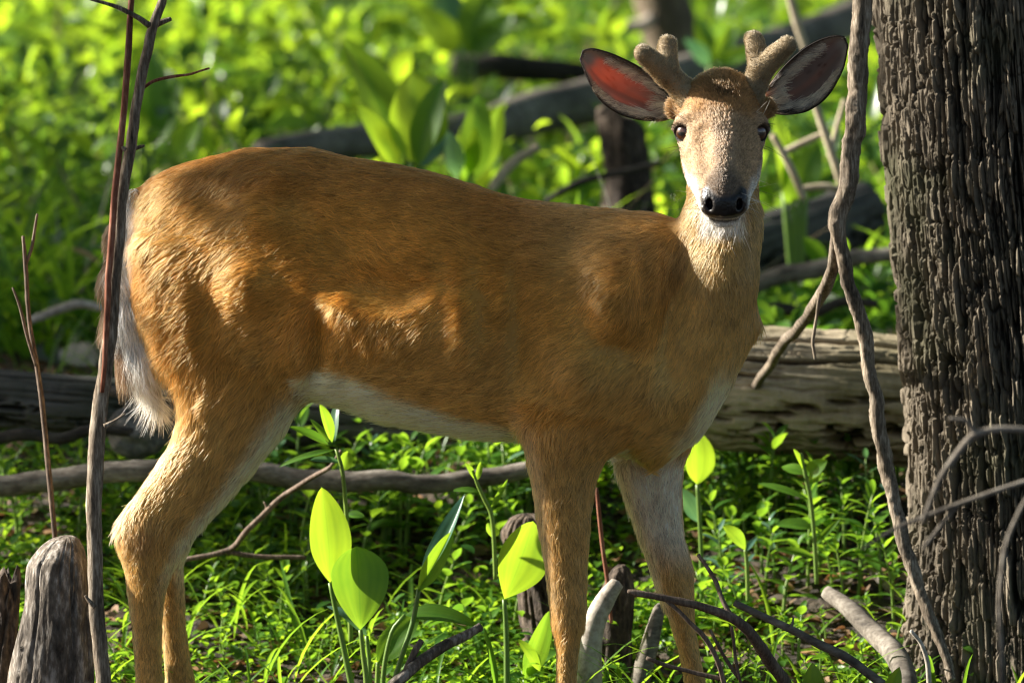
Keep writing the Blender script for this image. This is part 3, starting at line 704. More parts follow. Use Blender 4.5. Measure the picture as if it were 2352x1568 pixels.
# ---- ears ------------------------------------------------------------
m, nt, out = mat('deer_ear'); Lk = nt.links.new
a1 = N(nt, 'ShaderNodeAttribute', attribute_name='col'); a2 = N(nt, 'ShaderNodeAttribute', attribute_name='glow')
p1 = N(nt, 'ShaderNodeBsdfPrincipled'); p1.inputs['Roughness'].default_value = .7; Lk(a1.outputs['Color'], p1.inputs['Base Color'])
tr = N(nt, 'ShaderNodeBsdfTranslucent'); Lk(a2.outputs['Color'], tr.inputs['Color'])
mx = N(nt, 'ShaderNodeMixShader'); mx.inputs[0].default_value = .62; Lk(p1.outputs[0], mx.inputs[1]); Lk(tr.outputs[0], mx.inputs[2]); Lk(mx.outputs[0], out.inputs[0])
M_ear = m
def ear(top, bot, w_base, w_tip, cup, seed, glow):
    top = np.array(top, float); bot = np.array(bot, float); ns, ntt = 40, 25
    def rs(a):
        s = np.concatenate([[0], np.cumsum(np.hypot(*np.diff(a, axis=0).T))]); u = np.linspace(0, s[-1], ns)
        return np.stack([cubic(s, a[:, 0], u), cubic(s, a[:, 1], u)], 1)
    t_, b_ = rs(top), rs(bot)
    sI = np.linspace(0, 1, ns)[:, None]; tI = np.linspace(0, 1, ntt)[None]
    XY = b_[:, None] * (1 - tI[..., None]) + t_[:, None] * tI[..., None]
    wid = np.linalg.norm(t_ - b_, axis=1)[:, None] / PX_PER_M
    w = w_base + (w_tip - w_base) * sI + cup * wid * (1 - np.abs(2 * tI - 1) ** 2.2) * (1 - .55 * sI) + .012 * np.sin(tI * 9) * (1 - sI) * (1 - np.abs(2 * tI - 1))
    v = P(XY[..., 0], XY[..., 1], DEER_Y + w).reshape(-1, 3)
    q = np.array([(i * ntt + j, i * ntt + j + 1, (i + 1) * ntt + j + 1, (i + 1) * ntt + j) for i in range(ns - 1) for j in range(ntt - 1)])
    n = vnormals(v, q)
    if n[:, 1].mean() > 0: q = q[:, ::-1].copy(); n = -n
    S = np.repeat(sI, ntt, 1).ravel(); Tt = np.repeat(tI, ns, 0).ravel(); edge = np.minimum(Tt, 1 - Tt) * 2; edge = np.minimum(edge, (1 - S) * 2.6)
    nn = fbm(v * 40, 3, seed)
    ci = np.tile(np.array((0.42, 0.29, 0.23)), (len(v), 1)); ci = mixc(ci, (0.62, 0.52, 0.42), smooth(.55, .2, edge + .2 * nn) * .8 + .2 * smooth(.35, .1, Tt)); ci = mixc(ci, (0.02, 0.016, 0.014), smooth(.09, .02, edge + .03 * nn) * smooth(.1, .3, S))
    spots = sum(np.exp(-((S - a) ** 2 + (Tt - b) ** 2) / .0005) for a, b in [(.62, .55), (.66, .45), (.5, .6), (.7, .62), (.58, .4)]); ci = mixc(ci, (.05, .02, .015), np.clip(spots, 0, .9))
    co = np.tile(np.array((0.20, 0.13, 0.08)), (len(v), 1)); co = mixc(co, (0.03, .025, .02), smooth(.2, .06, edge))
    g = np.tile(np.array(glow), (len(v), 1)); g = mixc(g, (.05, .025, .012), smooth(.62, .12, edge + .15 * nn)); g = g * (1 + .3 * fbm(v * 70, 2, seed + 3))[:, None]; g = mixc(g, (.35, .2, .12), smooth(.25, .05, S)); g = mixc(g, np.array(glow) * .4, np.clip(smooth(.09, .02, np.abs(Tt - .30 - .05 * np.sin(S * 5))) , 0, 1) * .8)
    vb = v - n * .0022
    bnd = [i * ntt for i in range(ns)] + [(ns - 1) * ntt + j for j in range(1, ntt)] + [i * ntt + ntt - 1 for i in range(ns - 2, -1, -1)] + [j for j in range(ntt - 2, 0, -1)]
    k = len(v); rim = np.array([(bnd[i], bnd[(i + 1) % len(bnd)], bnd[(i + 1) % len(bnd)] + k, bnd[i] + k) for i in range(len(bnd))])
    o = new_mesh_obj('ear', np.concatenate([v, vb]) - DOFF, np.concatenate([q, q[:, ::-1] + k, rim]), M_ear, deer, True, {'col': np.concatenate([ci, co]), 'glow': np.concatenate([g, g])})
    if FUR:   # pale fringe inside, short fuzz at the rim
        r = np.random.default_rng(seed); ex_ = np.zeros((len(v), 3))
        lenv = np.where((edge > .16) & (edge < .5) & (S < .75), .016 * (1 - .6 * S) * (1 + .8 * (S < .25)), np.where(edge <= .16, .003, 0.0))
        lenv = np.where((S < .16), .018, lenv)
        cv = mixc(np.tile(np.array((.75, .66, .52)), (len(v), 1)), (.05, .04, .035), smooth(.16, .1, edge))
        grow_ear(o, v, q, n, cv, lenv, XY, seed)
    return o
def grow_ear(o, v, q, n, cv, lenv, XY, seed):
    global comb
    keep = comb
    ctr = v.mean(0)
    comb = lambda p, nn, L: (ctr[None] - p) * 1.0 + (p[:, :1] - HX) * np.array([[2.0, 0, .6]])
    grow('ear_hair', v, q, n, np.zeros(len(v), int), cv, lenv * 1.2, 3600, o, seed, rad=.00030, lift=.35, noise=.8, npt=4)
    comb = keep
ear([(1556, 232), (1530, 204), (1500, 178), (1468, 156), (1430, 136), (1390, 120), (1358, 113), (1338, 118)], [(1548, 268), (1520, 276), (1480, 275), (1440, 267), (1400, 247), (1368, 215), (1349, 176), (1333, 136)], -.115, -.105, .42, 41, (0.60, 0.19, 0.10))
ear([(1757, 212), (1772, 190), (1795, 160), (1825, 130), (1855, 107), (1890, 90), (1920, 83), (1940, 86)], [(1768, 256), (1800, 262), (1840, 258), (1872, 244), (1900, 220), (1922, 186), (1938, 150), (1946, 104)], -.115, -.13, .42, 43, (0.13, 0.065, 0.05))  # right ear's pass-through colour is darker, standing in for shade
# ---- whiskers and lashes ----------------------------------------------
def wires(name, roots, dirs, lens, cols, rad, seed):
    r = np.random.default_rng(seed); n = len(roots); npt = 6; ts = np.linspace(0, 1, npt); cu = bpy.data.hair_curves.new(name); cu.add_curves([npt] * n)
    roots = np.array(roots); dirs = np.array(dirs); dirs /= np.linalg.norm(dirs, axis=1, keepdims=True); lens = np.array(lens)
    bendv = r.normal(0, .25, (n, 3)) + np.array([0, 0, -.15])
    pts = roots[:, None] + lens[:, None, None] * (ts[None, :, None] * dirs[:, None] + (ts ** 2)[None, :, None] * bendv[:, None])
    cu.attributes['position'].data.foreach_set('vector', (pts - DOFF).astype(np.float32).ravel())
    ra = cu.attributes.new('radius', 'FLOAT', 'POINT'); ra.data.foreach_set('value', np.tile(rad * (1 - .8 * ts), n).astype(np.float32))
    ca = cu.attributes.new('hcol', 'FLOAT_COLOR', 'CURVE'); ca.data.foreach_set('color', np.concatenate([np.array(cols), np.ones((n, 1))], 1).astype(np.float32).ravel())
    cu.materials.append(M_fur); o = bpy.data.objects.new(name, cu); COL.objects.link(o); o.parent = deer
rw = np.random.default_rng(91); ro, di, le, co = [], [], [], []
for k in range(46):
    s_ = -1 if k % 2 else 1; ro.append(HP(s_ * rw.uniform(.018, .034), rw.uniform(.12, .168), rw.uniform(-.032, .016))); di.append((s_ * rw.uniform(.5, 1.1), rw.uniform(-.6, .1), rw.uniform(-.5, .5))); le.append(rw.uniform(.02, .05)); co.append((.75, .7, .6) if rw.random() < .6 else (.05, .04, .03))
for k in range(34):
    s_ = -1 if k % 2 else 1; ro.append(HP(rw.uniform(-.022, .022), rw.uniform(.13, .165), -.044)); di.append((rw.normal(0, .15), rw.uniform(-.2, .2), -1)); le.append(rw.uniform(.012, .045)); co.append((.85, .8, .7))
wires('whiskers', ro, di, le, co, .00035, 5)
ro, di, le, co = [], [], [], []
for sgn, ec in zip((-1, 1), EYES):
    for k in range(44):
        a = rw.uniform(-1.1, 1.1); g = gz0(sgn); sd_ = np.array([-g[1], g[0], 0]); ro.append(ec + g * .013 + sd_ * math.sin(a) * .0165 + np.array([0, 0, math.cos(a) * .0150])); di.append(g * .9 + sd_ * math.sin(a) * .7 + np.array([0, 0, .10])); le.append(rw.uniform(.008, .016)); co.append((.01, .008, .006))
    for k in range(9): ro.append(ec + gz0(sgn) * .010 + np.array([-sgn * rw.uniform(-.01, .012), -.004, -.021 if k < 5 else .024])); di.append((sgn * rw.uniform(.3, 1), -.6, rw.uniform(-.4, .1) if k < 5 else rw.uniform(.3, .9))); le.append(rw.uniform(.02, .042)); co.append((.04, .03, .02) if k < 5 else (.8, .75, .65))
wires('eyelashes', ro, di, le, co, .00045, 6)
# ---------------------------------------------------------------- ground
def ground_z(X, Y):
    X = np.asarray(X, float); Y = np.asarray(Y, float)
    base = np.interp(Y, [0, 9.75, 10.3, 11.4, 14, 30, 60, 120], [-.02, 0, .10, .33, .39, .74, 2.2, 6.0])
    p = np.stack(np.broadcast_arrays(X, Y, 0.0), -1)
    amp = np.interp(Y, [8.9, 9.2, 9.8, 10.2, 20, 60], [.3, .05, .05, 1, 1, 2.5])
    return base + amp * (.035 * vnoise(p * 1.1, 50) + .018 * vnoise(p * 3.7, 51) + .007 * vnoise(p * 11, 52))

def axis_var(lo, hi, a, b, fine, g=.06):
    v = [lo]
    while v[-1] < hi:
        x = v[-1]; d = 0 if a <= x <= b else min(abs(x - a), abs(x - b)); v.append(x + fine + g * d)
    return np.array(v)
gx = axis_var(-60, 60, -2.2, 2.2, .025); gy = axis_var(-3, 120, 9, 13, .025)
GX, GY = np.meshgrid(gx, gy, indexing='ij'); GZ = ground_z(GX, GY)
gv = np.stack([GX, GY, GZ], -1).reshape(-1, 3); ny_ = len(gy)
ii, jj = np.meshgrid(np.arange(len(gx) - 1), np.arange(ny_ - 1), indexing='ij'); k_ = (ii * ny_ + jj).ravel()
gq = np.stack([k_, k_ + ny_, k_ + ny_ + 1, k_ + 1], 1)
m, nt, out = mat('forest_soil'); Lk = nt.links.new
tc = N(nt, 'ShaderNodeTexCoord')
n1 = N(nt, 'ShaderNodeTexNoise'); n1.inputs['Scale'].default_value = 9; n1.inputs['Detail'].default_value = 8; n1.inputs['Roughness'].default_value = .7
n2 = N(nt, 'ShaderNodeTexVoronoi'); n2.inputs['Scale'].default_value = 34; n3 = N(nt, 'ShaderNodeTexNoise'); n3.inputs['Scale'].default_value = 90; n3.inputs['Detail'].default_value = 6
for q in (n1, n2, n3): Lk(tc.outputs['Object'], q.inputs['Vector'])
r1 = ramp(nt, [(.3, (.012, .010, .007)), (.5, (.035, .025, .016)), (.66, (.075, .052, .032)), (.8, (.13, .095, .06))], n1.outputs[0])
r2 = ramp(nt, [(.0, (.6, .55, .5)), (1.0, (1.3, 1.25, 1.2))], n2.outputs['Color'])
mu = N(nt, 'ShaderNodeMix', data_type='RGBA', blend_type='MULTIPLY'); mu.inputs[0].default_value = 1; Lk(r1.outputs[0], mu.inputs[6]); Lk(r2.outputs[0], mu.inputs[7])
pb = N(nt, 'ShaderNodeBsdfPrincipled'); pb.inputs['Roughness'].default_value = .9
bp = N(nt, 'ShaderNodeBump'); bp.inputs['Strength'].default_value = .8; bp.inputs['Distance'].default_value = .02; Lk(n3.outputs[0], bp.inputs['Height']); Lk(bp.outputs[0], pb.inputs['Normal'])
Lk(mu.outputs[2], pb.inputs['Base Color']); Lk(pb.outputs[0], out.inputs[0])
tag(new_mesh_obj('ground', gv, gq, m), kind='structure')

# ---------------------------------------------------------------- big tree
def trunk_bark(name, cx, cyk, zk, rk, seed, parent, material, th0=-math.pi, th1=0, nth=900, nz=620, amp=.02, zlo=None, zhi=None, lean=None, plate=(34, 1.7)):
    """Trunk with furrowed bark plates modelled as relief; angle measured so the side to the camera is finest."""
    zz = np.linspace(zlo, zhi, nz); th = np.concatenate([np.linspace(th0, th1, nth), np.linspace(th1, th0 + 2 * math.pi, nth // 5)[1:-1]])
    Z, TH = np.meshgrid(zz, th, indexing='ij')
    R = np.interp(Z, zk, rk); fl = np.exp(-np.maximum(0, Z - zlo) / .16)
    R = R * (1 + .22 * fl * (1 + .8 * np.sin(TH * 5 + seed)))
    ct, st = np.cos(TH), np.sin(TH)
    q = np.stack([ct * plate[0] * .2, st * plate[0] * .2, Z * plate[1]], -1)
    w = np.stack([fbm(q * 1.3 + 5, 3, seed + 1), fbm(q * 1.3 + 9, 3, seed + 2), fbm(q * .8, 2, seed + 3)], -1)
    q2 = q + w * .32
    a = np.abs(fbm(q2 * 2.2, 2, seed + 10)); b = np.abs(fbm(q2 * 4.6 + 3, 2, seed + 11))
    ridge = smooth(.015, .085, a) * .62 + smooth(.01, .09, b) * .38
    fine = fbm(np.stack([ct * 34, st * 34, Z * 7], -1) + w * .8, 4, seed + 20, .62)
    crack = smooth(.06, .0, np.abs(fbm(np.stack([ct * 3, st * 3, Z * 11], -1) + w * .8, 2, seed + 30))) * smooth(.4, .9, ridge)
    # bark flakes: tall narrow cells, each at its own height, with sharp cracks between
    U_ = (TH * R) / .0095 + 1.5 * w[..., 0] + .55 * fine; V_ = Z / .055 + .8 * w[..., 1] + .15 * fine; iu, iv = np.floor(U_), np.floor(V_); F1 = np.full(U_.shape, 9.0); F2 = F1.copy(); CR = np.zeros(U_.shape)
    for a_ in (-1, 0, 1):
        for b_ in (-1, 0, 1):
            ju, jv = iu + a_, iv + b_; zero = np.zeros(ju.shape, np.int64)
            ju_, jv_ = ju.astype(np.int64), jv.astype(np.int64); dd = np.hypot(ju + hash3(ju_, jv_, zero, 5) - U_, jv + hash3(ju_, jv_, zero, 6) - V_); hr_ = hash3(ju_, jv_, zero, 7)
            nearer = dd < F1; F2 = np.where(nearer, F1, np.minimum(F2, dd)); CR = np.where(nearer, hr_, CR); F1 = np.where(nearer, dd, F1)
    flake = smooth(.0, .12, F2 - F1)
    ridge = .64 * ridge + .10 * flake + .26 * CR
    disp = amp * (ridge - 1 + .32 * fine - .16 * crack)
    D = R + disp
    lx = lean(Z) if lean is not None else 0
    v = np.stack([cx + lx + ct * D, cyk + st * D, Z], -1).reshape(-1, 3)
    n = len(th); i, j = np.meshgrid(np.arange(nz - 1), np.arange(n), indexing='ij'); k = i * n + j; k2 = i * n + (j + 1) % n
    f = np.stack([k.ravel(), k2.ravel(), (k2 + n).ravel(), (k + n).ravel()], 1)
    h = (ridge + .35 * fine - .2 * crack).ravel()
    return new_mesh_obj(name, v, f, material, parent, True, {'h': h})

def bark_material(name, deep, mid, high, tint=(.06, .065, .03)):
    m, nt, out = mat(name); L = nt.links.new
    at = N(nt, 'ShaderNodeAttribute', attribute_name='h'); tc = N(nt, 'ShaderNodeTexCoord')
    mp = N(nt, 'ShaderNodeMapping'); mp.inputs['Scale'].default_value = (60, 60, 14); L(tc.outputs['Object'], mp.inputs[0])
    nz = N(nt, 'ShaderNodeTexNoise'); nz.inputs['Scale'].default_value = 1; nz.inputs['Detail'].default_value = 8; nz.inputs['Roughness'].default_value = .7; L(mp.outputs[0], nz.inputs['Vector'])
    ad = N(nt, 'ShaderNodeMath', operation='MULTIPLY_ADD'); L(nz.outputs[0], ad.inputs[0]); ad.inputs[1].default_value = .7; L(at.outputs['Fac'], ad.inputs[2])
    mr = N(nt, 'ShaderNodeMapRange'); mr.inputs['From Min'].default_value = .3; mr.inputs['From Max'].default_value = 1.6; L(ad.outputs[0], mr.inputs['Value'])
    r = ramp(nt, [(.1, deep), (.5, mid), (.9, high)], mr.outputs[0])
    n2 = N(nt, 'ShaderNodeTexNoise'); n2.inputs['Scale'].default_value = 5; n2.inputs['Detail'].default_value = 5; L(tc.outputs['Object'], n2.inputs['Vector'])
    r2 = ramp(nt, [(.5, (0, 0, 0)), (.68, (.6, .6, .6))], n2.outputs[0])
    mx = N(nt, 'ShaderNodeMix', data_type='RGBA'); L(r2.outputs[0], mx.inputs[0]); L(r.outputs[0], mx.inputs[6]); mx.inputs[7].default_value = (*tint, 1)
    p = N(nt, 'ShaderNodeBsdfPrincipled'); p.inputs['Roughness'].default_value = .88; p.inputs['Specular IOR Level'].default_value = .25
    b = N(nt, 'ShaderNodeBump'); b.inputs['Strength'].default_value = .7; b.inputs['Distance'].default_value = .004; L(nz.outputs[0], b.inputs['Height']); L(b.outputs[0], p.inputs['Normal'])
    L(mx.outputs[2], p.inputs['Base Color']); L(p.outputs[0], out.inputs[0]); return m

M_bark = bark_material('furrowed_bark', (.006, .005, .0045), (.028, .023, .016), (.20, .165, .12))  # ridges paled and furrows darkened, light and shade put into the colour
TR_Y = 10.08
def tree_left(z):      # left outline of the trunk
    return np.interp(z, P(np.full(6, 2000), [1500, 1300, 1000, 700, 400, 0], TR_Y)[:, 2], P([2112, 2098, 2080, 2052, 2018, 1990], np.full(6, 700), TR_Y)[:, 0])
R0 = .235
tree = empty('tree', (float(tree_left(.1)) + R0, TR_Y, float(ground_z(.86, TR_Y)) - .02))
tag(tree, 'thick dark tree trunk with deeply furrowed bark beside the deer', 'tree')
tz = tree.location.z
o = trunk_bark('trunk', 0, TR_Y, [0, 3.2], [R0, R0 * .9], 3, None, M_bark, zlo=tz - .08, zhi=1.75, lean=lambda z: tree_left(z) + R0, amp=.042, nz=640, nth=760)
o.data.transform(Matrix.Translation(-tree.location)); o.parent = tree
# the upper trunk goes on out of the picture, carrying limbs
up = MB(); x1 = float(tree_left(1.72)) + R0 - tree.location.x
pts = np.array([(x1, 0, 1.70 - tz), (x1 - .05, .03, 3.0 - tz), (x1 - .02, .1, 5 - tz), (x1 + .1, .2, 8 - tz)])
up.add(*tube_mesh(pts, [.215, .20, .16, .07], 22, 40, .02, 5, .08)); o = up.build('upper_trunk', wood_material('upper_bark', (.03, .024, .018), (.08, .062, .046), (.15, .12, .09), (20, 20, 4), .9), tree)
for k in range(5):
    lb = MB(); a = k * 1.35 + 3.4; z0 = 4.2 - tz + k * .7; q = np.array([x1 + .03, .12, z0]); d = np.array([math.cos(a), math.sin(a), .55])
    lb.add(*tube_mesh([q, q + d * .8, q + d * 1.7 + (0, 0, .3)], [.07, .05, .015], 10, 14, .03, k)); lb.build('limb', bpy.data.materials['upper_bark'], tree)
# ---------------------------------------------------------------- logs, sticks, stems
M_log = wood_material('weathered_log', (.045, .036, .026), (.16, .13, .095), (.30, .25, .185), (5, 40, 40), .9, dist=.006)
M_dark = wood_material('dark_wood', (.010, .009, .007), (.035, .030, .024), (.075, .065, .052), (10, 30, 30), .9, dist=.006)
M_grey = wood_material('grey_wood', (.06, .05, .04), (.17, .145, .115), (.30, .27, .225), (12, 30, 30), .6)
M_pale = wood_material('bleached_wood', (.22, .18, .14), (.46, .40, .33), (.66, .60, .52), (20, 20, 20), .5)
M_twig = wood_material('brown_twig_bark', (.05, .035, .025), (.15, .105, .075), (.30, .23, .17), (70, 70, 16), .6, dist=.002)
M_red = wood_material('reddish_bark', (.10, .035, .02), (.24, .085, .045), (.38, .21, .14), (60, 60, 12), .5, dist=.002)
M_sap = wood_material('sapling_bark', (.03, .023, .016), (.19, .145, .10), (.46, .39, .30), (75, 75, 12), .8, dist=.003)
M_stone = wood_material('mossy_stone', (.05, .05, .045), (.12, .12, .11), (.22, .21, .19), (14, 14, 14), .6)
M_straw = wood_material('dry_straw', (.30, .24, .15), (.48, .40, .27), (.62, .54, .40), (60, 60, 10), .3)

def path(pp, Y):
    """Polyline of picture positions at given distance(s) -> world points, radii in metres (third value in picture units)."""
    pp = np.array(pp, float); Y = np.broadcast_to(np.asarray(Y, float), (len(pp),))
    return P(pp[:, 0], pp[:, 1], Y), pp[:, 2] / FOC * Y

def stick(name, label, cat, pp, Y, material, seg=14, n=60, wob=.004, lump=.2, seed=1, group=None, branches=(), freq=14.0, knots=()):
    pts, rad = path(pp, Y); base = pts[np.argmin(pts[:, 2])]
    def one(pp, Y, nm, parent, mt, seg, n):
        a, r = path(pp, Y); mb = MB(); mb.add(*tube_mesh(a - base, r, seg, n, wob, seed, lump, knots if nm is None else (), True, freq)); return mb.build(nm or name, mt, parent)
    if branches:
        e = empty(name, base); one(pp, Y, 'stem', e, material, seg, n).name = 'stem'
        for b in branches:
            one(b[0], b[1], b[2] if len(b) > 2 else 'twig', e, b[3] if len(b) > 3 else material, 7, 16)
        o = e
    else:
        o = one(pp, Y, None, None, material, seg, n); o.location = base
    return tag(o, label, cat, group)

# fallen log: axis along its length, with splits, lost bark and rough underside
def big_log(name, label, p0, p1, r0, r1, Yv, material, seed, crack=1.0, nu=520, nth=260, rough=.26):
    a = P(p0[0], p0[1], Yv[0]); b = P(p1[0], p1[1], Yv[1]); ax = b - a; L = np.linalg.norm(ax); ax /= L
    up = np.array([0, 0, 1.0]) - ax * ax[2]; up /= np.linalg.norm(up); sd = np.cross(ax, up)
    u = np.linspace(0, L, nu); th = np.linspace(0, 2 * np.pi, nth, endpoint=False); U, T = np.meshgrid(u, th, indexing='ij')
    R = r0 + (r1 - r0) * U / L
    ct, st = np.cos(T), np.sin(T)                     # st = +1 on top
    q = np.stack([U * 3, ct * 1.6, st * 1.6], -1)
    low = smooth(.25, -.35, st)                        # bark left on the lower half
    d = .06 * fbm(q, 3, seed) + .055 * fbm(np.stack([U * 7, ct * 11, st * 11], -1), 4, seed + 1) - .05 * smooth(.09, 0, np.abs(fbm(np.stack([U * 3, ct * 8, st * 8], -1), 3, seed + 14)))
    plates = np.abs(fbm(np.stack([U * 9, ct * 5, st * 5], -1) + .5 * fbm(q * 3, 2, seed + 9)[..., None], 3, seed + 2))
    d = d + low * (rough * (smooth(.0, .2, plates) - .6) + .05 * fbm(np.stack([U * 30, ct * 8, st * 8], -1), 3, seed + 3))
    for (c0, wdt, u0, u1, dep) in [(1.02, .075, .0, .78, .20), (.60, .06, .25, 1.0, .22), (1.35, .05, .35, .62, .14), (.30, .05, .05, .55, .12)]:
        cen = c0 + .12 * fbm(np.stack([U * 5, 0 * U, 0 * U + c0], -1), 2, seed + 4)
        ang = np.abs(T - cen)
        m_ = smooth(wdt, .0, ang) * smooth(u0 * L, u0 * L + .06, U) * smooth(u1 * L, u1 * L - .06, U)
        d = d - crack * dep * m_
    cross = smooth(.05, .0, np.abs(fbm(np.stack([U * 14, ct * 2.5, st * 2.5], -1), 2, seed + 6))) * (1 - low) * .02
    Rr = R * (1 + d - cross * crack)
    v = (U[..., None] * ax + (Rr * ct)[..., None] * sd + (Rr * st)[..., None] * up).reshape(-1, 3)
    i, j = np.meshgrid(np.arange(nu - 1), np.arange(nth), indexing='ij'); k = i * nth + j; k2 = i * nth + (j + 1) % nth
    f = [tuple(x) for x in np.stack([k.ravel(), k2.ravel(), (k2 + nth).ravel(), (k + nth).ravel()], 1).tolist()]
    n0 = len(v); v = np.concatenate([v, [[0, 0, 0]], [(ax * L)]]); f += [(n0, (j + 1) % nth, j) for j in range(nth)] + [(n0 + 1, (nu - 1) * nth + j, (nu - 1) * nth + (j + 1) % nth) for j in range(nth)]
    o = new_mesh_obj(name, v, f, material, None, True, {'h': np.concatenate([(1 + d * 4.5 - low * .60).ravel(), [.5, .5]])}); o.location = a
    return tag(o, label, 'log')
M_logb = bark_material('split_log_wood', (.012, .009, .006), (.20, .155, .095), (.50, .42, .29), (.18, .16, .07))
big_log('fallen_log', 'thick weathered fallen log with long splits, lying between deer chest and tree', (1230, 848), (2330, 930), .104, .112, (10.85, 10.85), M_logb, 11)
M_gn = bark_material('gnarled_dark_bark', (.008, .007, .006), (.040, .036, .030), (.10, .095, .085), (.03, .04, .02))
big_log('fallen_log', 'dark gnarled log behind the deer neck, above the weathered log', (1600, 625), (1990, 480), .078, .062, (13.0, 13.3), M_gn, 12, .4, 160, 90, .3)
big_log('fallen_log', 'black log behind the deer tail, lengthened to stand for shadow under the groin', (-120, 900), (960, 985), .050, .046, (11.0, 11.0), M_gn, 13, .9, 520, 120, .5)  # left end is a log; its dark length beyond stands in for shadow

stick('fallen_branch', 'long grey branch lying across the ground behind the deer legs', 'branch', [(-60, 1118, 26), (150, 1100, 25), (350, 1088, 25), (560, 1082, 24), (700, 1100, 25), (850, 1112, 24), (1000, 1112, 22), (1120, 1096, 20), (1235, 1078, 19)], 10.55, M_grey, 16, 110, .010, .18, 3)
stick('leaning_log', 'long smooth grey log slanting up behind the deer back and head', 'log', [(600, 352, 30), (760, 330, 38), (960, 312, 42), (1120, 288, 46), (1220, 262, 50), (1380, 226, 52), (1560, 180, 50), (1750, 125, 50), (1900, 70, 48), (2060, 10, 44)], [14.6, 14.8, 15.1, 15.4, 15.6, 15.9, 16.2, 16.6, 17, 17.4], M_grey, 18, 60, .01, .08, 4, freq=5)
stick('fallen_log', 'dark horizontal log in the green left of the deer antlers', 'log', [(1036, 150, 30), (1120, 150, 33), (1240, 160, 30), (1360, 172, 26), (1420, 180, 22)], 18.0, M_dark, 14, 30, .006, .1, 6, freq=6)
t2 = empty('tree', P(1565, 165, 20.0)); t2.location.z = float(ground_z(t2.location.x, 20.0)) - .05
tag(t2, 'brown leaning tree trunk in the background above the deer antlers', 'tree')
mb = MB(); pts, rad = path([(1592, 330, 70), (1565, 165, 66), (1525, 20, 66), (1470, -180, 62), (1400, -460, 56), (1330, -800, 44)], 20.0)
mb.add(*tube_mesh(pts - np.array(t2.location), rad, 22, 60, .01, 8, .1, freq=5)); mb.build('trunk', wood_material('brown_bark', (.06, .045, .03), (.15, .115, .075), (.25, .20, .14), (16, 16, 4), .9, dist=.01), t2)
mb = MB(); pts, rad = path([(1500, 42, 16), (1462, 60, 15), (1418, 58, 12)], 19.9); mb.add(*tube_mesh(pts - np.array(t2.location), rad, 10, 12, .004, 2)); mb.build('broken_branch', M_pale, t2)

# sapling in front of the rump
sap = stick('sapling', 'thin two-stemmed sapling standing in front of the deer rump', 'sapling',
    [(243, 1760, 19), (238, 1568, 18), (223, 1400, 18), (215, 1200, 18), (224, 1000, 20), (236, 880, 18), (256, 740, 16), (266, 600, 15), (281, 450, 14), (300, 330, 13), (320, 190, 12), (345, 90, 12), (375, 0, 10), (400, -90, 8)], 9.15, M_sap, 14, 220, .003, .10, 21, None,
    [([(234, 900, 5), (243, 770, 7), (250, 620, 8), (263, 450, 8), (280, 300, 8), (288, 200, 8), (296, 100, 8), (304, 0, 7), (308, -80, 6)], 9.13, 'side_stem', M_red),
     ([(200, -4, 3), (270, 18, 5), (310, 38, 6), (346, 62, 8)], 9.12), ([(346, 68, 8), (372, 52, 7), (393, 44, 5)], 9.16),
     ([(326, 202, 4), (350, 186, 4), (390, 177, 4), (430, 172, 3), (482, 157, 2.5)], 9.16, 'twig', M_red), ([(296, 346, 5), (314, 340, 5), (330, 334, 3)], 9.17),
     ([(240, 978, 7), (262, 966, 3), (288, 950, 2.5)], 9.12), ([(218, 1392, 7), (203, 1378, 5), (194, 1366, 3)], 9.13), ([(288, 345, 6), (280, 338, 4)], 9.12)],
    freq=30, knots=[(.27, .22, .012), (.36, .2, .01), (.44, .18, .012), (.57, .16, .01), (.70, .2, .012), (.795, .25, .010), (.87, .2, .010), (.93, .25, .010)])
stick('dead_twig', 'thin forked dead stem standing at the far edge beside the sapling', 'twig', [(132, 1300, 6), (118, 1130, 6.5), (100, 960, 6.5), (86, 850, 6), (66, 720, 5), (58, 600, 5), (54, 545, 3.5)], 9.75, M_twig, 8, 60, .003, .1, 22, None,
    [([(60, 608, 4), (74, 570, 4), (88, 494, 3)], 9.75), ([(84, 842, 5), (62, 770, 4), (44, 700, 3.5), (28, 662, 2.5)], 9.74), ([(70, 740, 3), (60, 680, 3), (60, 640, 2)], 9.76)])
# the vine-like stem beside the tree
stick('woody_vine', 'gnarled woody vine stem running down in front of the big tree', 'vine', [(1990, -120, 22), (1984, 0, 22), (1970, 150, 22), (1962, 300, 22), (1942, 430, 22), (1926, 520, 19), (1938, 610, 17), (1966, 700, 16), (1990, 800, 17), (2006, 900, 16), (2016, 980, 17), (2036, 1080, 17), (2060, 1180, 16), (2088, 1290, 15), (2124, 1390, 13), (2168, 1500, 11), (2190, 1560, 10)],
    [9.78] * 12 + [9.76, 9.74, 9.72, 9.70, 9.68], M_sap, 20, 420, .005, .38, 23, None, [([(1926, 520, 14), (1908, 630, 15), (1860, 718, 14), (1795, 796, 13), (1738, 884, 12)], [9.78, 9.82, 10.0, 10.4, 10.74], 'side_branch'), ([(1888, 664, 5), (1874, 720, 4), (1866, 780, 4), (1872, 824, 3)], 9.86)], freq=36)
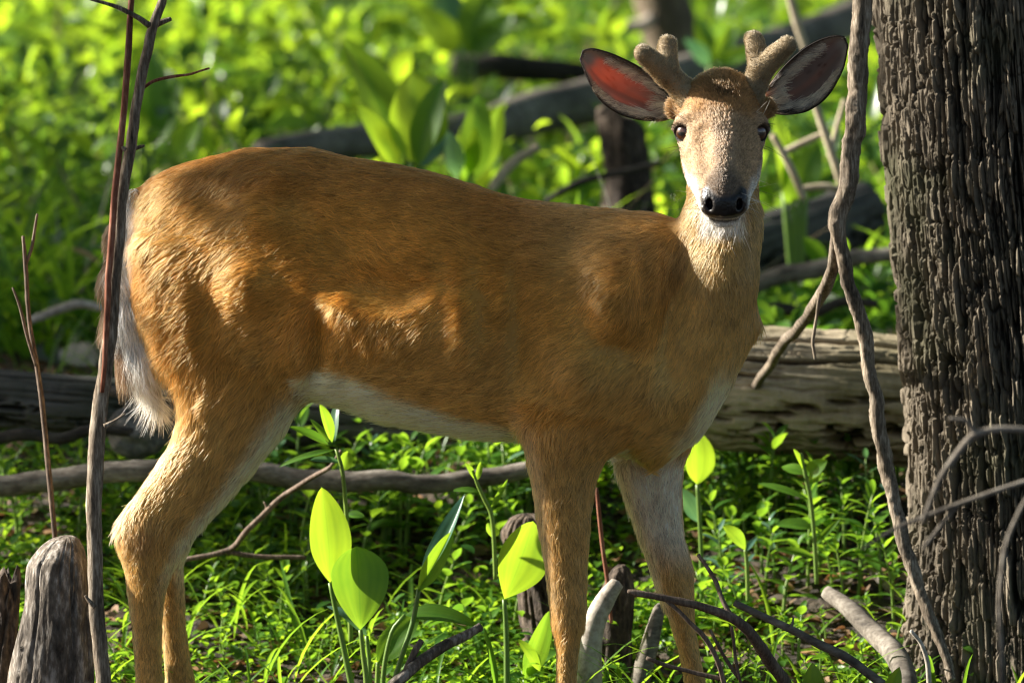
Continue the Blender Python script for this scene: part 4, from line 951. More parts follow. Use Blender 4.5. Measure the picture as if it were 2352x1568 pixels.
# stumps and rotten wood
def lump(name, label, cat, st, Y, hy, material, seed, rough=.12, n=70, nth=64, top_jag=.0):
    """Upright broken piece: stations (y, xl, xr) in picture units."""
    st = np.array(sorted(st, key=lambda q: -q[0]), float); A = P(st[:, 1], st[:, 0], Y); B = P(st[:, 2], st[:, 0], Y); zk = A[:, 2]
    z = np.linspace(zk[0], zk[-1], n); th = np.linspace(0, 2 * np.pi, nth, endpoint=False); Z, T = np.meshgrid(z, th, indexing='ij')
    xc = (cubic(zk, A[:, 0], Z) + cubic(zk, B[:, 0], Z)) / 2; hx = (cubic(zk, B[:, 0], Z) - cubic(zk, A[:, 0], Z)) / 2
    c, s = np.cos(T), np.sin(T); d = 1 + rough * (fbm(np.stack([c * 1.5, s * 1.5, Z * 6], -1), 4, seed) - .9 * smooth(.10, .0, np.abs(fbm(np.stack([c * 3, s * 3, Z * 3], -1), 3, seed + 1))) + .25 * fbm(np.stack([c * 12, s * 12, Z * 25], -1), 3, seed + 4))
    Zj = Z + top_jag * fbm(np.stack([c * 2, s * 2, 0 * Z], -1), 2, seed + 2) * (Z - zk[0]) / (zk[-1] - zk[0])
    base = np.array([(A[0, 0] + B[0, 0]) / 2, Y, zk[0]])
    v = np.stack([xc + hx * c * d, Y + np.minimum(hy, hx * 1.2) * s * d, Zj], -1).reshape(-1, 3) - base
    i, j = np.meshgrid(np.arange(n - 1), np.arange(nth), indexing='ij'); k = i * nth + j; k2 = i * nth + (j + 1) % nth
    f = [tuple(x) for x in np.stack([k.ravel(), k2.ravel(), (k2 + nth).ravel(), (k + nth).ravel()], 1).tolist()]
    n0 = len(v); v = np.concatenate([v, [v[-nth:].mean(0) - (0, 0, .006)], [v[:nth].mean(0)]]); f += [(n0, (n - 1) * nth + j, (n - 1) * nth + (j + 1) % nth) for j in range(nth)] + [(n0 + 1, (j + 1) % nth, j) for j in range(nth)]
    o = new_mesh_obj(name, v, f, material, None, True, {'h': np.concatenate([(.6 + d - .6).ravel(), [.6, .6]])}); o.location = base
    return tag(o, label, cat)
M_stump = wood_material('bleached_stump', (.035, .028, .022), (.17, .14, .11), (.55, .50, .44), (30, 30, 10), .9, dist=.006)
M_rot = wood_material('rotten_wood', (.015, .011, .008), (.07, .05, .035), (.22, .165, .12), (26, 26, 12), 1.0, dist=.008)
lump('broken_stump', 'bleached broken stump leaning beside the foot of the sapling', 'stump', [(1230, 138, 168), (1240, 112, 186), (1268, 82, 198), (1300, 62, 204), (1400, 52, 210), (1500, 32, 214), (1620, 8, 216), (1780, 0, 216)], 9.55, .055, M_stump, 31, .13, 120, 120, .0)
lump('rotten_stump', 'dark crumbly stump end at the picture edge beside the bleached stump', 'stump', [(1335, 6, 40), (1350, -8, 48), (1450, -20, 44), (1600, -30, 40), (1780, -36, 40)], 9.65, .04, M_rot, 32, .3, 50, 50, .05)
lump('rotten_stump', 'crumbling rotten stump with pale top behind the front legs', 'stump', [(1180, 1190, 1232), (1190, 1165, 1250), (1225, 1146, 1262), (1300, 1180, 1290), (1400, 1190, 1330), (1500, 1200, 1350), (1600, 1200, 1360)], 10.15, .07, M_rot, 33, .35, 80, 80, .0)
lump('rotten_stump', 'dark mossy broken stump between the front legs', 'stump', [(1296, 1418, 1434), (1310, 1402, 1448), (1370, 1376, 1456), (1450, 1370, 1450), (1600, 1360, 1446)], 10.05, .04, M_rot, 34, .25, 60, 50, .0)
stick('bleached_stick', 'smooth pale bent stick standing between the front legs', 'stick', [(1352, 1640, 32), (1352, 1568, 32), (1356, 1490, 29), (1372, 1420, 26), (1396, 1372, 22), (1420, 1338, 16)], 9.85, M_pale, 16, 50, .003, .06, 35)
stick('dark_stick', 'dark grey stick leaning against the inside of a front leg', 'stick', [(1450, 1640, 24), (1472, 1550, 22), (1494, 1470, 20), (1512, 1400, 15), (1517, 1388, 8)], 9.9, M_grey, 12, 40, .004, .15, 36)
stick('red_stem', 'thin straight reddish stem between the front legs', 'stem', [(1370, 1120, 4), (1376, 1180, 5), (1386, 1270, 5), (1396, 1345, 5), (1404, 1430, 4)], 9.95, M_red, 8, 30, .001, .1, 37)
# twig thicket at the foot of the front legs
stick('dead_branch', 'dark forked dead branch lying in front of the far front leg', 'branch', [(1440, 1358, 4), (1456, 1362, 8), (1500, 1368, 8), (1560, 1380, 9), (1620, 1396, 10), (1690, 1428, 12), (1745, 1480, 14), (1790, 1548, 15), (1830, 1640, 14)], [9.2, 9.2, 9.2, 9.2, 9.2, 9.22, 9.25, 9.3, 9.35], M_twig, 10, 90, .005, .22, 41, None,
    [([(1530, 1376, 5), (1580, 1420, 5), (1620, 1465, 6), (1650, 1520, 6), (1672, 1600, 6)], [9.2, 9.2, 9.21, 9.22, 9.24]), ([(1606, 1272, 4), (1640, 1325, 5), (1662, 1385, 5.5), (1682, 1424, 6)], [9.28, 9.25, 9.23, 9.22]), ([(1488, 1510, 5), (1540, 1532, 5), (1600, 1548, 5.5), (1664, 1560, 6)], 9.24), ([(1630, 1446, 4), (1660, 1500, 4), (1700, 1560, 5)], 9.3), ([(1680, 1440, 4), (1690, 1490, 4), (1706, 1570, 4)], 9.27)], freq=24)
stick('fallen_stick', 'straight slate-grey stick sloping down to the foot of the tree', 'stick', [(1686, 1384, 8), (1760, 1420, 9), (1860, 1468, 10), (1960, 1520, 11), (2040, 1580, 11)], [9.45, 9.43, 9.4, 9.38, 9.36], M_grey, 10, 50, .004, .14, 42, None, [([(1812, 1444, 4), (1818, 1430, 3), (1820, 1418, 2)], 9.41)], freq=24)
stick('fallen_stick', 'thick grey broken limb lying against the roots of the tree', 'stick', [(1896, 1360, 16), (1950, 1400, 21), (2005, 1452, 24), (2055, 1500, 26), (2080, 1560, 26), (2090, 1640, 24)], [9.95, 9.9, 9.85, 9.78, 9.72, 9.68], M_grey, 14, 60, .006, .16, 43)
stick('fallen_stick', 'mossy short stick in the green behind the thick grey limb', 'stick', [(1972, 1262, 11), (2010, 1312, 13), (2050, 1352, 13), (2100, 1392, 12)], [10.5, 10.45, 10.4, 10.35], M_grey, 10, 30, .004, .15, 44)
stick('bare_twig', 'thin pale bent twig in front of the tree roots', 'twig', [(2092, 1446, 4), (2118, 1478, 5), (2134, 1530, 6), (2138, 1600, 6)], 9.6, M_pale, 8, 24, .002, .1, 45)
stick('fallen_stick', 'dark cracked stick with pale broken end in front of the broad leaves', 'stick', [(880, 1600, 15), (940, 1540, 14), (1000, 1494, 13), (1058, 1466, 12), (1102, 1438, 10)], [9.5, 9.52, 9.55, 9.58, 9.6], M_stump, 12, 60, .005, .25, 46, None, [([(925, 1560, 8), (945, 1510, 8), (966, 1470, 7)], 9.53)], freq=26)
stick('bare_twig', 'forked grey twig lying in the green behind the belly', 'twig', [(425, 1284, 6), (520, 1266, 7), (572, 1212, 7), (640, 1146, 7), (700, 1106, 6), (756, 1072, 5)], [10.25, 10.25, 10.2, 10.2, 10.15, 10.1], M_twig, 8, 50, .004, .12, 47, None, [([(516, 1268, 6), (600, 1278, 6), (700, 1280, 5)], 10.25), ([(600, 1190, 4), (612, 1166, 3), (606, 1150, 2)], 10.2), ([(756, 1072, 4), (776, 1044, 4), (784, 1032, 4)], 10.1)])
stick('fallen_branch', 'dark arched branch on the ground behind the hind leg', 'branch', [(240, 892, 13), (300, 912, 14), (360, 945, 14), (420, 985, 13), (470, 1030, 11)], [10.9, 10.85, 10.8, 10.75, 10.7], M_dark, 10, 40, .004, .12, 48)
# blurred stems right in front of the lens
stick('bare_twig', 'pale out-of-focus twig arching in front of the tree trunk', 'twig', [(2120, 1200, 4), (2128, 1180, 5), (2160, 1100, 7), (2200, 1040, 8), (2240, 998, 9), (2300, 984, 8), (2400, 990, 8)], 7.7, M_grey, 10, 40, .002, .05, 49, None, [([(2240, 998, 6), (2216, 966, 6), (2180, 962, 4)], 7.7)])
stick('bare_twig', 'long thin blurred twig sloping across the foot of the tree trunk', 'twig', [(1980, 1260, 3), (2050, 1218, 4), (2140, 1180, 5), (2260, 1136, 6), (2420, 1085, 6)], 7.8, M_grey, 8, 40, .002, .05, 50, None, [([(2200, 1160, 4), (2160, 1210, 5), (2120, 1260, 4)], 7.8)])
stick('bare_twig', 'blurred grey twig hanging down at the right side of the trunk', 'twig', [(2400, 1080, 5), (2340, 1180, 5), (2306, 1280, 5), (2296, 1400, 5), (2300, 1560, 6), (2302, 2000, 6)], 7.6, M_grey, 8, 40, .002, .05, 51)
# dry stalks behind the head
for pp, Yv, lab in [([(1868, 225, 9), (1900, 320, 10), (1930, 420, 10), (1942, 480, 10)], 12.4, 'tall pale dry stalk leaning behind the deer ear'), ([(1776, 310, 8), (1812, 380, 9), (1846, 456, 9)], 12.3, 'short pale dry stalk beside the deer cheek'),
                    ([(1796, 352, 8), (1850, 326, 8), (1905, 302, 8)], 12.5, 'pale dry stalk slanting up to the tall stalk'), ([(1830, 436, 8), (1890, 430, 9), (1945, 438, 8)], 12.35, 'pale dry stalk lying flat behind the deer jaw'), ([(1806, -40, 10), (1830, 50, 10), (1856, 130, 9), (1880, 230, 8)], 13.5, 'pale straight dry stalk rising above the deer ear'),
                    ([(1940, 230, 6), (1920, 300, 7), (1905, 360, 7)], 12.6, 'thin pale dry stalk crossing behind the tall stalk'), ([(1128, 436, 10), (1150, 405, 12), (1180, 372, 12), (1236, 338, 9)], 12.6, 'pale broken stick standing above the deer back')]:
    stick('dry_stalk', lab, 'stalk', pp, Yv, M_straw, 8, 16, .002, .06, 60)
def rock(label, cx, cy, rx, ry, Y, seed):
    c = P(cx, cy, Y); bm = bmesh.new(); bmesh.ops.create_icosphere(bm, subdivisions=4, radius=1)
    v = np.array([q.co[:] for q in bm.verts]); d = 1 + .30 * fbm(v * 1.6, 4, seed) + .14 * fbm(v * 5, 4, seed + 1); s = Y / FOC
    f = [tuple(w.index for w in q.verts) for q in bm.faces]; bm.free()
    o = new_mesh_obj('rock', v * d[:, None] * np.array([rx * s, rx * s * .8, ry * s]), f, M_stone); o.location = c; tag(o, label, 'rock')
rock('rounded grey rock on the ground behind the hind leg', 318, 990, 72, 62, 10.8, 3)

lump('rotten_stump', 'dark broken stump standing in the undergrowth behind the deer head', 'stump', [(268, 1392, 1440), (280, 1372, 1470), (340, 1376, 1492), (420, 1384, 1500), (500, 1380, 1510), (620, 1370, 1520)], 14.0, .10, M_rot, 71, .3, 50, 60, .05)
stick('fallen_branch', 'pale mossy branch lying below the dark gnarled log', 'branch', [(1700, 668, 18), (1790, 640, 22), (1880, 622, 22), (1970, 600, 18), (2060, 590, 16)], 12.4, M_grey, 14, 50, .01, .2, 72)
stick('fallen_branch', 'dark bent branch in the shade beside the gnarled log', 'branch', [(1730, 720, 12), (1800, 700, 14), (1860, 712, 13), (1940, 690, 11), (2020, 700, 9)], 11.9, M_dark, 12, 50, .012, .2, 73)
stick('fallen_branch', 'dark crooked branch lying behind the dead twig', 'branch', [(-60, 1012, 14), (40, 1000, 15), (130, 1010, 14), (210, 985, 12), (300, 1000, 10)], 10.75, M_dark, 12, 50, .012, .22, 74)
stick('fallen_branch', 'pale broken branch on the ground behind the sapling', 'branch', [(60, 735, 9), (130, 712, 11), (190, 702, 11), (250, 712, 8)], 12.2, M_pale, 10, 30, .008, .2, 75)
stick('fallen_branch', 'thin dark branch crossing the undergrowth above the deer withers', 'branch', [(1260, 455, 7), (1330, 420, 8), (1420, 400, 8), (1520, 372, 7)], 13.2, M_dark, 8, 30, .008, .15, 76)
# ---------------------------------------------------------------- leaves
M_broad = leaf_material('broad_leaf', (.085, .19, .022), (.25, .42, .022), .22, mixf=.60, rough=.38)
M_leaf = leaf_material('undergrowth_leaf', (.080, .20, .024), (.26, .46, .026), .45, mixf=.58, rough=.38)
M_creep = leaf_material('creeping_leaf', (.115, .25, .022), (.32, .52, .024), .40, mixf=.55, rough=.38)
M_grass = leaf_material('grass_blade', (.075, .19, .024), (.26, .46, .026), .40, mixf=.58, rough=.40)
M_back = leaf_material('far_leaf', (.085, .19, .020), (.32, .50, .026), .60, mixf=.60, rough=.28)
M_blue = leaf_material('bluish_leaf', (.10, .20, .13), (.16, .34, .10), .25, mixf=.40, rough=.30)
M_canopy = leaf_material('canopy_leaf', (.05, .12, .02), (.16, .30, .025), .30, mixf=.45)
M_stem = leaf_material('green_stem', (.16, .26, .05), (.20, .34, .04), .25, mixf=.25, rough=.4)
M_dead = leaf_material('dead_leaf', (.22, .135, .075), (.20, .10, .04), .5, mixf=.25, rough=.7)

def leaf_grid(L, W, nl=10, nw=6, fold=.25, bend=.25, tip=1.3, base=.75, wave=.04, seed=0, vein=0.0):
    """Leaf lying along +x, face up +z; pointed tip."""
    s = np.linspace(0, 1, nl + 1); t = np.linspace(-1, 1, nw + 1); S, T = np.meshgrid(s, t, indexing='ij')
    m_ = base * .5 if base < 1.6 else .75; w = W / 2 * np.where(S < m_, np.sin(np.pi / 2 * np.clip(S / m_, 0, 1)) ** .9, (1 - np.clip((S - m_) / (1 - m_), 0, 1) ** 2) ** .72); w = np.maximum(w, W * .004)
    a = bend * S; x = L * np.where(abs(bend) < 1e-3, S, np.sin(a) / (bend if abs(bend) > 1e-3 else 1)); z0 = -L * np.where(abs(bend) < 1e-3, 0, (1 - np.cos(a)) / (bend if abs(bend) > 1e-3 else 1))
    y = w * T * math.cos(fold); z = z0 + w * (np.sqrt(T * T + .02) - .14) * math.sin(fold) + wave * W * np.sin(S * 7 + seed) * T + vein * W * (np.cos(T * np.pi * 3.5) * .5) * np.sin(np.pi * S)
    v = np.stack([x, y, z], -1).reshape(-1, 3); k = nw + 1
    f = [(i * k + j, (i + 1) * k + j, (i + 1) * k + j + 1, i * k + j + 1) for i in range(nl) for j in range(nw)]
    return v, f

def leaf_mesh(name, v, f, material, c=.5):
    me = bpy.data.meshes.new(name); me.from_pydata(np.asarray(v).tolist(), [], f); me.polygons.foreach_set('use_smooth', np.ones(len(f), bool))
    at = me.attributes.new('rnd', 'FLOAT', 'POINT'); at.data.foreach_set('value', np.full(len(v), c, np.float32)); me.materials.append(material); return me

def basis(d, nrm):
    d = np.asarray(d, float); d /= np.linalg.norm(d); nrm = np.asarray(nrm, float); n = nrm - d * (nrm @ d); n /= np.linalg.norm(n) + 1e-9
    return np.stack([d, np.cross(n, d), n], 1)      # columns x, y, z

# ---- hero broad leaves: outline traced, each leaf a part, stalk a sub-part ----
def hero_leaf(parent, base, tip, width, Y, nrm, stalk, seed, material=M_broad, bend=.35, fold=.22, dY=0.0, c=.5, name='leaf', nl=24, nw=44, sbase=.8):
    """Leaf from picture base to tip, width in picture units; dY = depth of tip relative to base."""
    a = P(base[0], base[1], Y); b = P(tip[0], tip[1], Y + dY); d = b - a; L = np.linalg.norm(d) * (1 + bend * bend / 20)
    v, f = leaf_grid(L, width / FOC * Y, nl, nw, fold, bend, base=sbase, wave=.03, seed=seed, vein=.005)
    B = basis(d, nrm); th = bend / 2; R = np.array([[math.cos(th), 0, math.sin(th)], [0, 1, 0], [-math.sin(th), 0, math.cos(th)]]); R = np.array([[math.cos(th), 0, -math.sin(th)], [0, 1, 0], [math.sin(th), 0, math.cos(th)]])
    w = (B @ R @ v.T).T + a - np.array(parent.location)
    Tt = np.tile(np.linspace(-1, 1, nw + 1), nl + 1); Ss = np.repeat(np.linspace(0, 1, nl + 1), nw + 1)
    rv = c + .07 * np.cos(Tt * np.pi * 9 * (1 - .25 * Ss)) - .35 * np.exp(-(Tt / .04) ** 2) + .22 * vnoise(np.stack([Ss * 3, Tt * 1.5, Ss * 0 + seed], 1), 4)
    o = new_mesh_obj(name, w, f, material, parent, True, {'rnd': rv})
    if stalk is not None:
        sp = np.array([(base[0], base[1], 5)] + [(x, y, r) for x, y, r in stalk], float); pts, rad = path(sp, Y); pts[0] = a
        mb = MB(); mb.add(*tube_mesh(pts - np.array(parent.location), rad, 8, 18)); mb.build('stalk', M_stem, o)
    return o
def plant_root(name, x, Y, label, cat='plant', group=None):
    z = float(ground_z(P(x, 1500, Y)[0], Y)); e = empty(name, (float(P(x, 1500, Y)[0]), Y, z)); tag(e, label, cat, group); return e
TO_CAM = (0, -1, .15)
pl = plant_root('broadleaf_plant', 838, 9.72, 'broad-leaved plant with one tall pointed and one rounded leaf under the belly')
hero_leaf(pl, (758, 1338), (738, 1118), 112, 9.72, (.65, -1, .1), [(775, 1420, 6), (792, 1500, 7), (812, 1600, 8), (822, 1690, 8)], 1, dY=.02, c=.75)
hero_leaf(pl, (828, 1446), (818, 1254), 142, 9.68, (.3, -1, .15), [(834, 1500, 6), (842, 1568, 7), (846, 1690, 8)], 2, dY=.015, bend=.30, c=.25, sbase=1.35)
hero_leaf(pl, (842, 1460), (752, 1392), 40, 9.74, (.2, -.5, 1), [(848, 1520, 5), (852, 1690, 6)], 3, M_blue, bend=.9, dY=.03)
pl = plant_root('broadleaf_plant', 900, 9.70, 'broad-leaved plant with a narrow half-folded bluish leaf under the belly')
hero_leaf(pl, (962, 1352), (1068, 1134), 62, 9.70, (-.75, -.75, .25), [(950, 1420, 6), (925, 1500, 6), (896, 1600, 7), (880, 1690, 7)], 4, M_blue, bend=-.25, fold=.6, dY=.06, c=.4)
hero_leaf(pl, (960, 1358), (1040, 1220), 50, 9.695, (.35, -1, .1), None, 5, M_broad, bend=-.2, fold=.3, dY=.04, c=.6)
hero_leaf(pl, (930, 1412), (1096, 1438), 62, 9.72, (0, -.55, .9), [(900, 1450, 5), (880, 1560, 6), (876, 1690, 6)], 6, M_broad, bend=.8, dY=-.02, c=.35)
hero_leaf(pl, (868, 1520), (962, 1408), 70, 9.80, (-.2, -1, .3), [(866, 1600, 6), (868, 1690, 6)], 7, M_broad, bend=.4, c=.3)
pl = plant_root('broadleaf_plant', 1160, 9.74, 'broad-leaved plant with one bright wide leaf just left of the near front leg')
hero_leaf(pl, (1158, 1376), (1224, 1196), 136, 9.74, (.65, -1, .1), [(1162, 1440, 6), (1164, 1520, 7), (1165, 1690, 8)], 8, dY=.02, c=.95, bend=.35, sbase=1.1)
hero_leaf(pl, (1205, 1560), (1262, 1402), 58, 9.86, (.5, -1, .3), [(1200, 1690, 6)], 9, c=.55)
hero_leaf(pl, (1240, 1540), (1190, 1468), 34, 9.84, (.3, -.8, .7), None, 10, c=.8, bend=.7)
hero_leaf(pl, (1142, 1590), (1112, 1440), 22, 9.7, (.3, -1, .2), None, 11, c=.4, fold=.7)
pl = plant_root('broadleaf_plant', 1604, 10.35, 'upright broad-leaved plant behind the far front leg below the log')
hero_leaf(pl, (1602, 1112), (1602, 990), 84, 10.35, (.6, -1, .1), [(1606, 1180, 5), (1610, 1260, 5), (1612, 1380, 5)], 12, c=.75)
hero_leaf(pl, (1606, 1200), (1560, 1120), 46, 10.38, (.2, -.8, .6), None, 13, M_blue, c=.6)
# background cabbage-like clumps
def clump(label, x, y, Y, leaves, seed):
    e = plant_root('broadleaf_clump', x, Y, label, group='broad-leaved clumps in the background')
    gzv = e.location.z
    for k, (bx, by, tx, ty, w, nx_, c, mtl) in enumerate(leaves):
        o = hero_leaf(e, (bx, by), (tx, ty), w, Y + .05 * math.sin(k * 2.1), (nx_, -1, .25), None, seed + k, mtl, bend=.5, fold=.3, dY=.06 * math.sin(k * 1.7), c=c, nl=14, nw=8)
        a = P(bx, by, Y); mb = MB(); mb.add(*tube_mesh(np.array([a, (a[0] * .5 + e.location.x * .5, Y, (a[2] + gzv) / 2), (e.location.x, Y, gzv - .01)]) - np.array(e.location), [.006, .007, .008], 7, 8)); mb.build('stalk', M_stem, o)
    return e
clump('tall broad-leaved clump with glowing leaves above the middle of the deer back', 950, 420, 12.6, [(945, 372, 945, 160, 160, .6, .95, M_broad), (925, 385, 790, 85, 120, .8, .55, M_broad), (960, 380, 1022, 180, 80, -.5, .35, M_broad), (915, 390, 820, 240, 60, .5, .6, M_broad), (970, 385, 1015, 270, 70, -.2, .3, M_blue)], 70)
clump('narrow broad-leaved clump right of the glowing clump above the deer back', 1075, 440, 12.8, [(1068, 420, 1100, 215, 90, .5, .45, M_broad), (1085, 420, 1150, 240, 60, .6, .7, M_broad), (1050, 410, 1028, 300, 50, .3, .55, M_blue), (1080, 400, 1090, 290, 40, .1, .9, M_broad)], 80)
clump('wide dark broad-leaved clump high behind the deer back', 1070, 140, 17.0, [(1075, 130, 1140, -60, 100, -.3, .2, M_broad), (1060, 130, 1010, -40, 90, .2, .3, M_blue), (1090, 130, 1180, 30, 70, -.4, .6, M_broad), (1050, 120, 960, 20, 80, .3, .8, M_broad)], 90)
clump('broad-leaved clump behind the right side of the deer head', 1830, 460, 12.9, [(1835, 450, 1880, 330, 76, -.2, .35, M_broad), (1850, 460, 1920, 390, 60, -.3, .3, M_broad), (1800, 440, 1772, 250, 44, .7, .95, M_broad), (1820, 470, 1800, 380, 50, .2, .4, M_broad)], 95)
clump('broad-leaved clump in the shade behind the sapling', 330, 330, 14.5, [(335, 340, 350, 120, 120, -.1, .1, M_broad), (350, 340, 410, 190, 80, -.3, .2, M_broad), (320, 340, 270, 210, 80, .3, .3, M_broad)], 98)
clump('broad-leaved clump beside the antlers and the leaning trunk', 1640, 150, 15.5, [(1645, 150, 1690, 60, 44, -.2, .7, M_broad), (1635, 150, 1600, 40, 50, .2, .45, M_broad), (1650, 150, 1740, 110, 40, -.3, .85, M_broad), (1630, 150, 1570, 90, 40, .3, .3, M_blue)], 99)

# ---- sprigs: upright stems with pointed leaves, every leaf a part -------------
def make_sprig(seed, h, nlf, ll, lw, material, droop=.5, spread=.9):
    r = random.Random(seed); e = empty('leafy_sprig')
    lean = (r.uniform(-.25, .25), r.uniform(-.2, .2)); pts = [(lean[0] * h * t * t, lean[1] * h * t * t, h * t) for t in (0, .35, .7, 1)]
    mb = MB(); mb.add(*tube_mesh(pts, [.0028, .0024, .0018, .0012], 6, 10)); mb.build('stem', M_stem, e)
    v, f = leaf_grid(ll, lw, 7, 4, .28, droop, base=.8, wave=.05, seed=seed); me = leaf_mesh('leaf', v, f, material)
    for k in range(nlf):
        t = .3 + .7 * (k / max(1, nlf - 1)) ** .8; p = np.array([np.interp(t, (0, .35, .7, 1), [q[i] for q in pts]) for i in range(3)])
        a = k * 2.4 + r.uniform(-.4, .4); el = r.uniform(.1, .5) + .75 * t ** 3
        d = np.array([math.cos(a) * math.cos(el), math.sin(a) * math.cos(el), math.sin(el)]); B = basis(d, (-.4 * d[0], -.4 * d[1], 1)); sc = (1.15 - .5 * t ** 2) * r.uniform(.8, 1.15)
        o = bpy.data.objects.new('leaf', me); COL.objects.link(o); o.parent = e
        M4 = Matrix.Identity(4)
        for i in range(3):
            for j in range(3): M4[i][j] = float(B[i, j]) * sc
            M4[i][3] = float(p[i])
        o.matrix_basis = M4
    return e
def copy_tree(o, parent=None):
    c = o.copy(); COL.objects.link(c); c.parent = parent
    for ch in list(o.children): copy_tree(ch, c)
    return c
placed = []
def place(proto, used, loc, rz, sc, label, group, cat='plant'):
    o = proto if not used.get(proto.name) else copy_tree(proto); used[proto.name] = True
    o.location = loc; o.rotation_euler = (0, 0, rz); o.scale = (sc,) * 3; tag(o, label, cat, group); return o
used = {}
protos = [make_sprig(1, .12, 10, .048, .020, M_leaf, .55), make_sprig(2, .09, 9, .036, .021, M_leaf, .4), make_sprig(3, .14, 12, .058, .017, M_leaf, .7), make_sprig(4, .08, 9, .022, .016, M_creep, .3), make_sprig(5, .12, 8, .042, .014, M_blue, .5)]
rs = np.random.default_rng(5)
G_sp = 'leafy sprigs on the forest floor'; L_sp = ['slim green sprig with pointed leaves', 'short green sprig with oval leaves', 'tall green sprig with narrow drooping leaves', 'tiny bright sprig with round leaves', 'bluish green sprig with pointed leaves']
def at_px(x, y, Ylo=9.7, Yhi=40.0):
    """Distance at which the ground is seen at picture position (x, y)."""
    Ys = np.linspace(Ylo, Yhi, 600); p = P(np.full(600, x), np.full(600, y), Ys); g = ground_z(p[:, 0], Ys); k = np.argmax(p[:, 2] < g)
    return float(Ys[k]) if (p[:, 2] < g).any() else None
def scatter(n, x0, x1, y0, y1, kinds, smin_=.8, smax=1.3, where='in the low undergrowth', rs=rs):
    for i in range(n):
        x, y = rs.uniform(x0, x1), rs.uniform(y0, y1); Y = at_px(x, y)
        if Y is None: continue
        q = P(x, y, Y); k = kinds[int(rs.integers(len(kinds)))]
        place(protos[k], used, (float(q[0]), Y, float(ground_z(q[0], Y)) - .004), rs.uniform(0, 6.28), rs.uniform(smin_, smax), L_sp[k] + ' ' + where, G_sp)
for n_, bx, kinds, sc_, wh in [
        (34, (1620, 1850, 1080, 1280), [0, 1, 2, 2, 4], (.9, 1.45), 'below the log beside the far front leg'), (29, (1850, 2080, 1080, 1290), [0, 1, 2, 1, 4], (.9, 1.4), 'below the log beside the big tree'),
        (29, (1620, 2070, 1290, 1470), [0, 1, 2, 1, 4], (.9, 1.35), 'among sticks at the big tree foot'), (26, (1620, 2060, 1470, 1700), [3, 1, 3], (.7, 1.1), 'behind the slate-grey stick'),
        (23, (880, 1210, 1180, 1330), [0, 1, 2, 4], (1.2, 1.9), 'between the grey branch and broad leaves'), (23, (560, 880, 1180, 1330), [0, 1, 2, 4], (1.0, 1.6), 'under the groin beside the forked twig'),
        (21, (560, 1220, 1330, 1480), [1, 3, 0], (1.0, 1.6), 'around the stalks of the broad leaves'), (23, (440, 760, 1330, 1560), [1, 3], (.7, 1.1), 'on the soil beside the far hind leg'),
        (13, (0, 250, 1120, 1300), [0, 1, 3], (.9, 1.3), 'behind the bleached stump'), (10, (240, 430, 1120, 1300), [0, 1], (.9, 1.3), 'behind the hock of the hind leg'),
        (18, (880, 1260, 1480, 1700), [1, 3], (.7, 1.0), 'beside the near front leg'), (18, (1080, 1240, 1090, 1250), [0, 2], (1.0, 1.5), 'beside the stump behind the front leg'), (13, (1370, 1600, 1400, 1600), [1, 3], (.6, .9), 'between the two front legs')]:
    scatter(n_, *bx, kinds, *sc_, wh)
# named single sprigs
def sprig_hero(label, stem, leaves, Y, material):
    e = plant_root('leafy_sprig', stem[-1][0], Y, label); pts, rad = path(stem, Y); mb = MB(); mb.add(*tube_mesh(pts - np.array(e.location), rad, 8, 24)); mb.build('stem', M_stem, e)
    for k, (bx, by, tx, ty, w, nx_, nzv, c, mt_) in enumerate(leaves): hero_leaf(e, (bx, by), (tx, ty), w, Y + .004 * k, (nx_ + (.55 if c >= .7 else 0), -.8, nzv), None, k, mt_, bend=.45, fold=.3, dY=.03 * math.sin(k * 2.3), c=c, nl=12, nw=6, sbase=.85)
sprig_hero('tall sprig with upright glowing and bluish leaves in front of the groin', [(772, 1030, 4), (786, 1080, 5), (794, 1160, 5), (800, 1260, 6), (806, 1480, 6)], [(762, 1018, 734, 926, 34, .2, .2, .9, M_leaf), (768, 1016, 776, 920, 28, -.5, .2, .5, M_blue), (756, 1022, 662, 980, 28, .1, .8, .3, M_leaf), (756, 1016, 712, 962, 18, .3, .5, .6, M_leaf), (770, 1032, 640, 1072, 18, .2, 1, .7, M_leaf), (784, 1062, 712, 1056, 22, .1, .9, .5, M_blue), (786, 1082, 800, 1036, 34, -.2, .3, .7, M_leaf), (797, 1180, 838, 1186, 22, -.2, .6, .6, M_leaf)], 9.85, M_leaf)
sprig_hero('bent yellowish sprig with small folded top leaf left of the near front leg', [(1086, 1080, 3), (1096, 1110, 4), (1112, 1145, 5), (1128, 1180, 5), (1134, 1230, 5), (1138, 1330, 5)], [(1090, 1100, 1068, 1062, 18, .2, .4, .8, M_leaf), (1094, 1104, 1104, 1060, 16, -.2, .3, .8, M_leaf), (1126, 1170, 1166, 1100, 14, -.3, .4, .7, M_leaf), (1132, 1236, 1122, 1200, 40, .1, .3, .9, M_leaf), (1100, 1128, 1040, 1126, 18, 0, .8, .6, M_leaf)], 9.95, M_leaf)
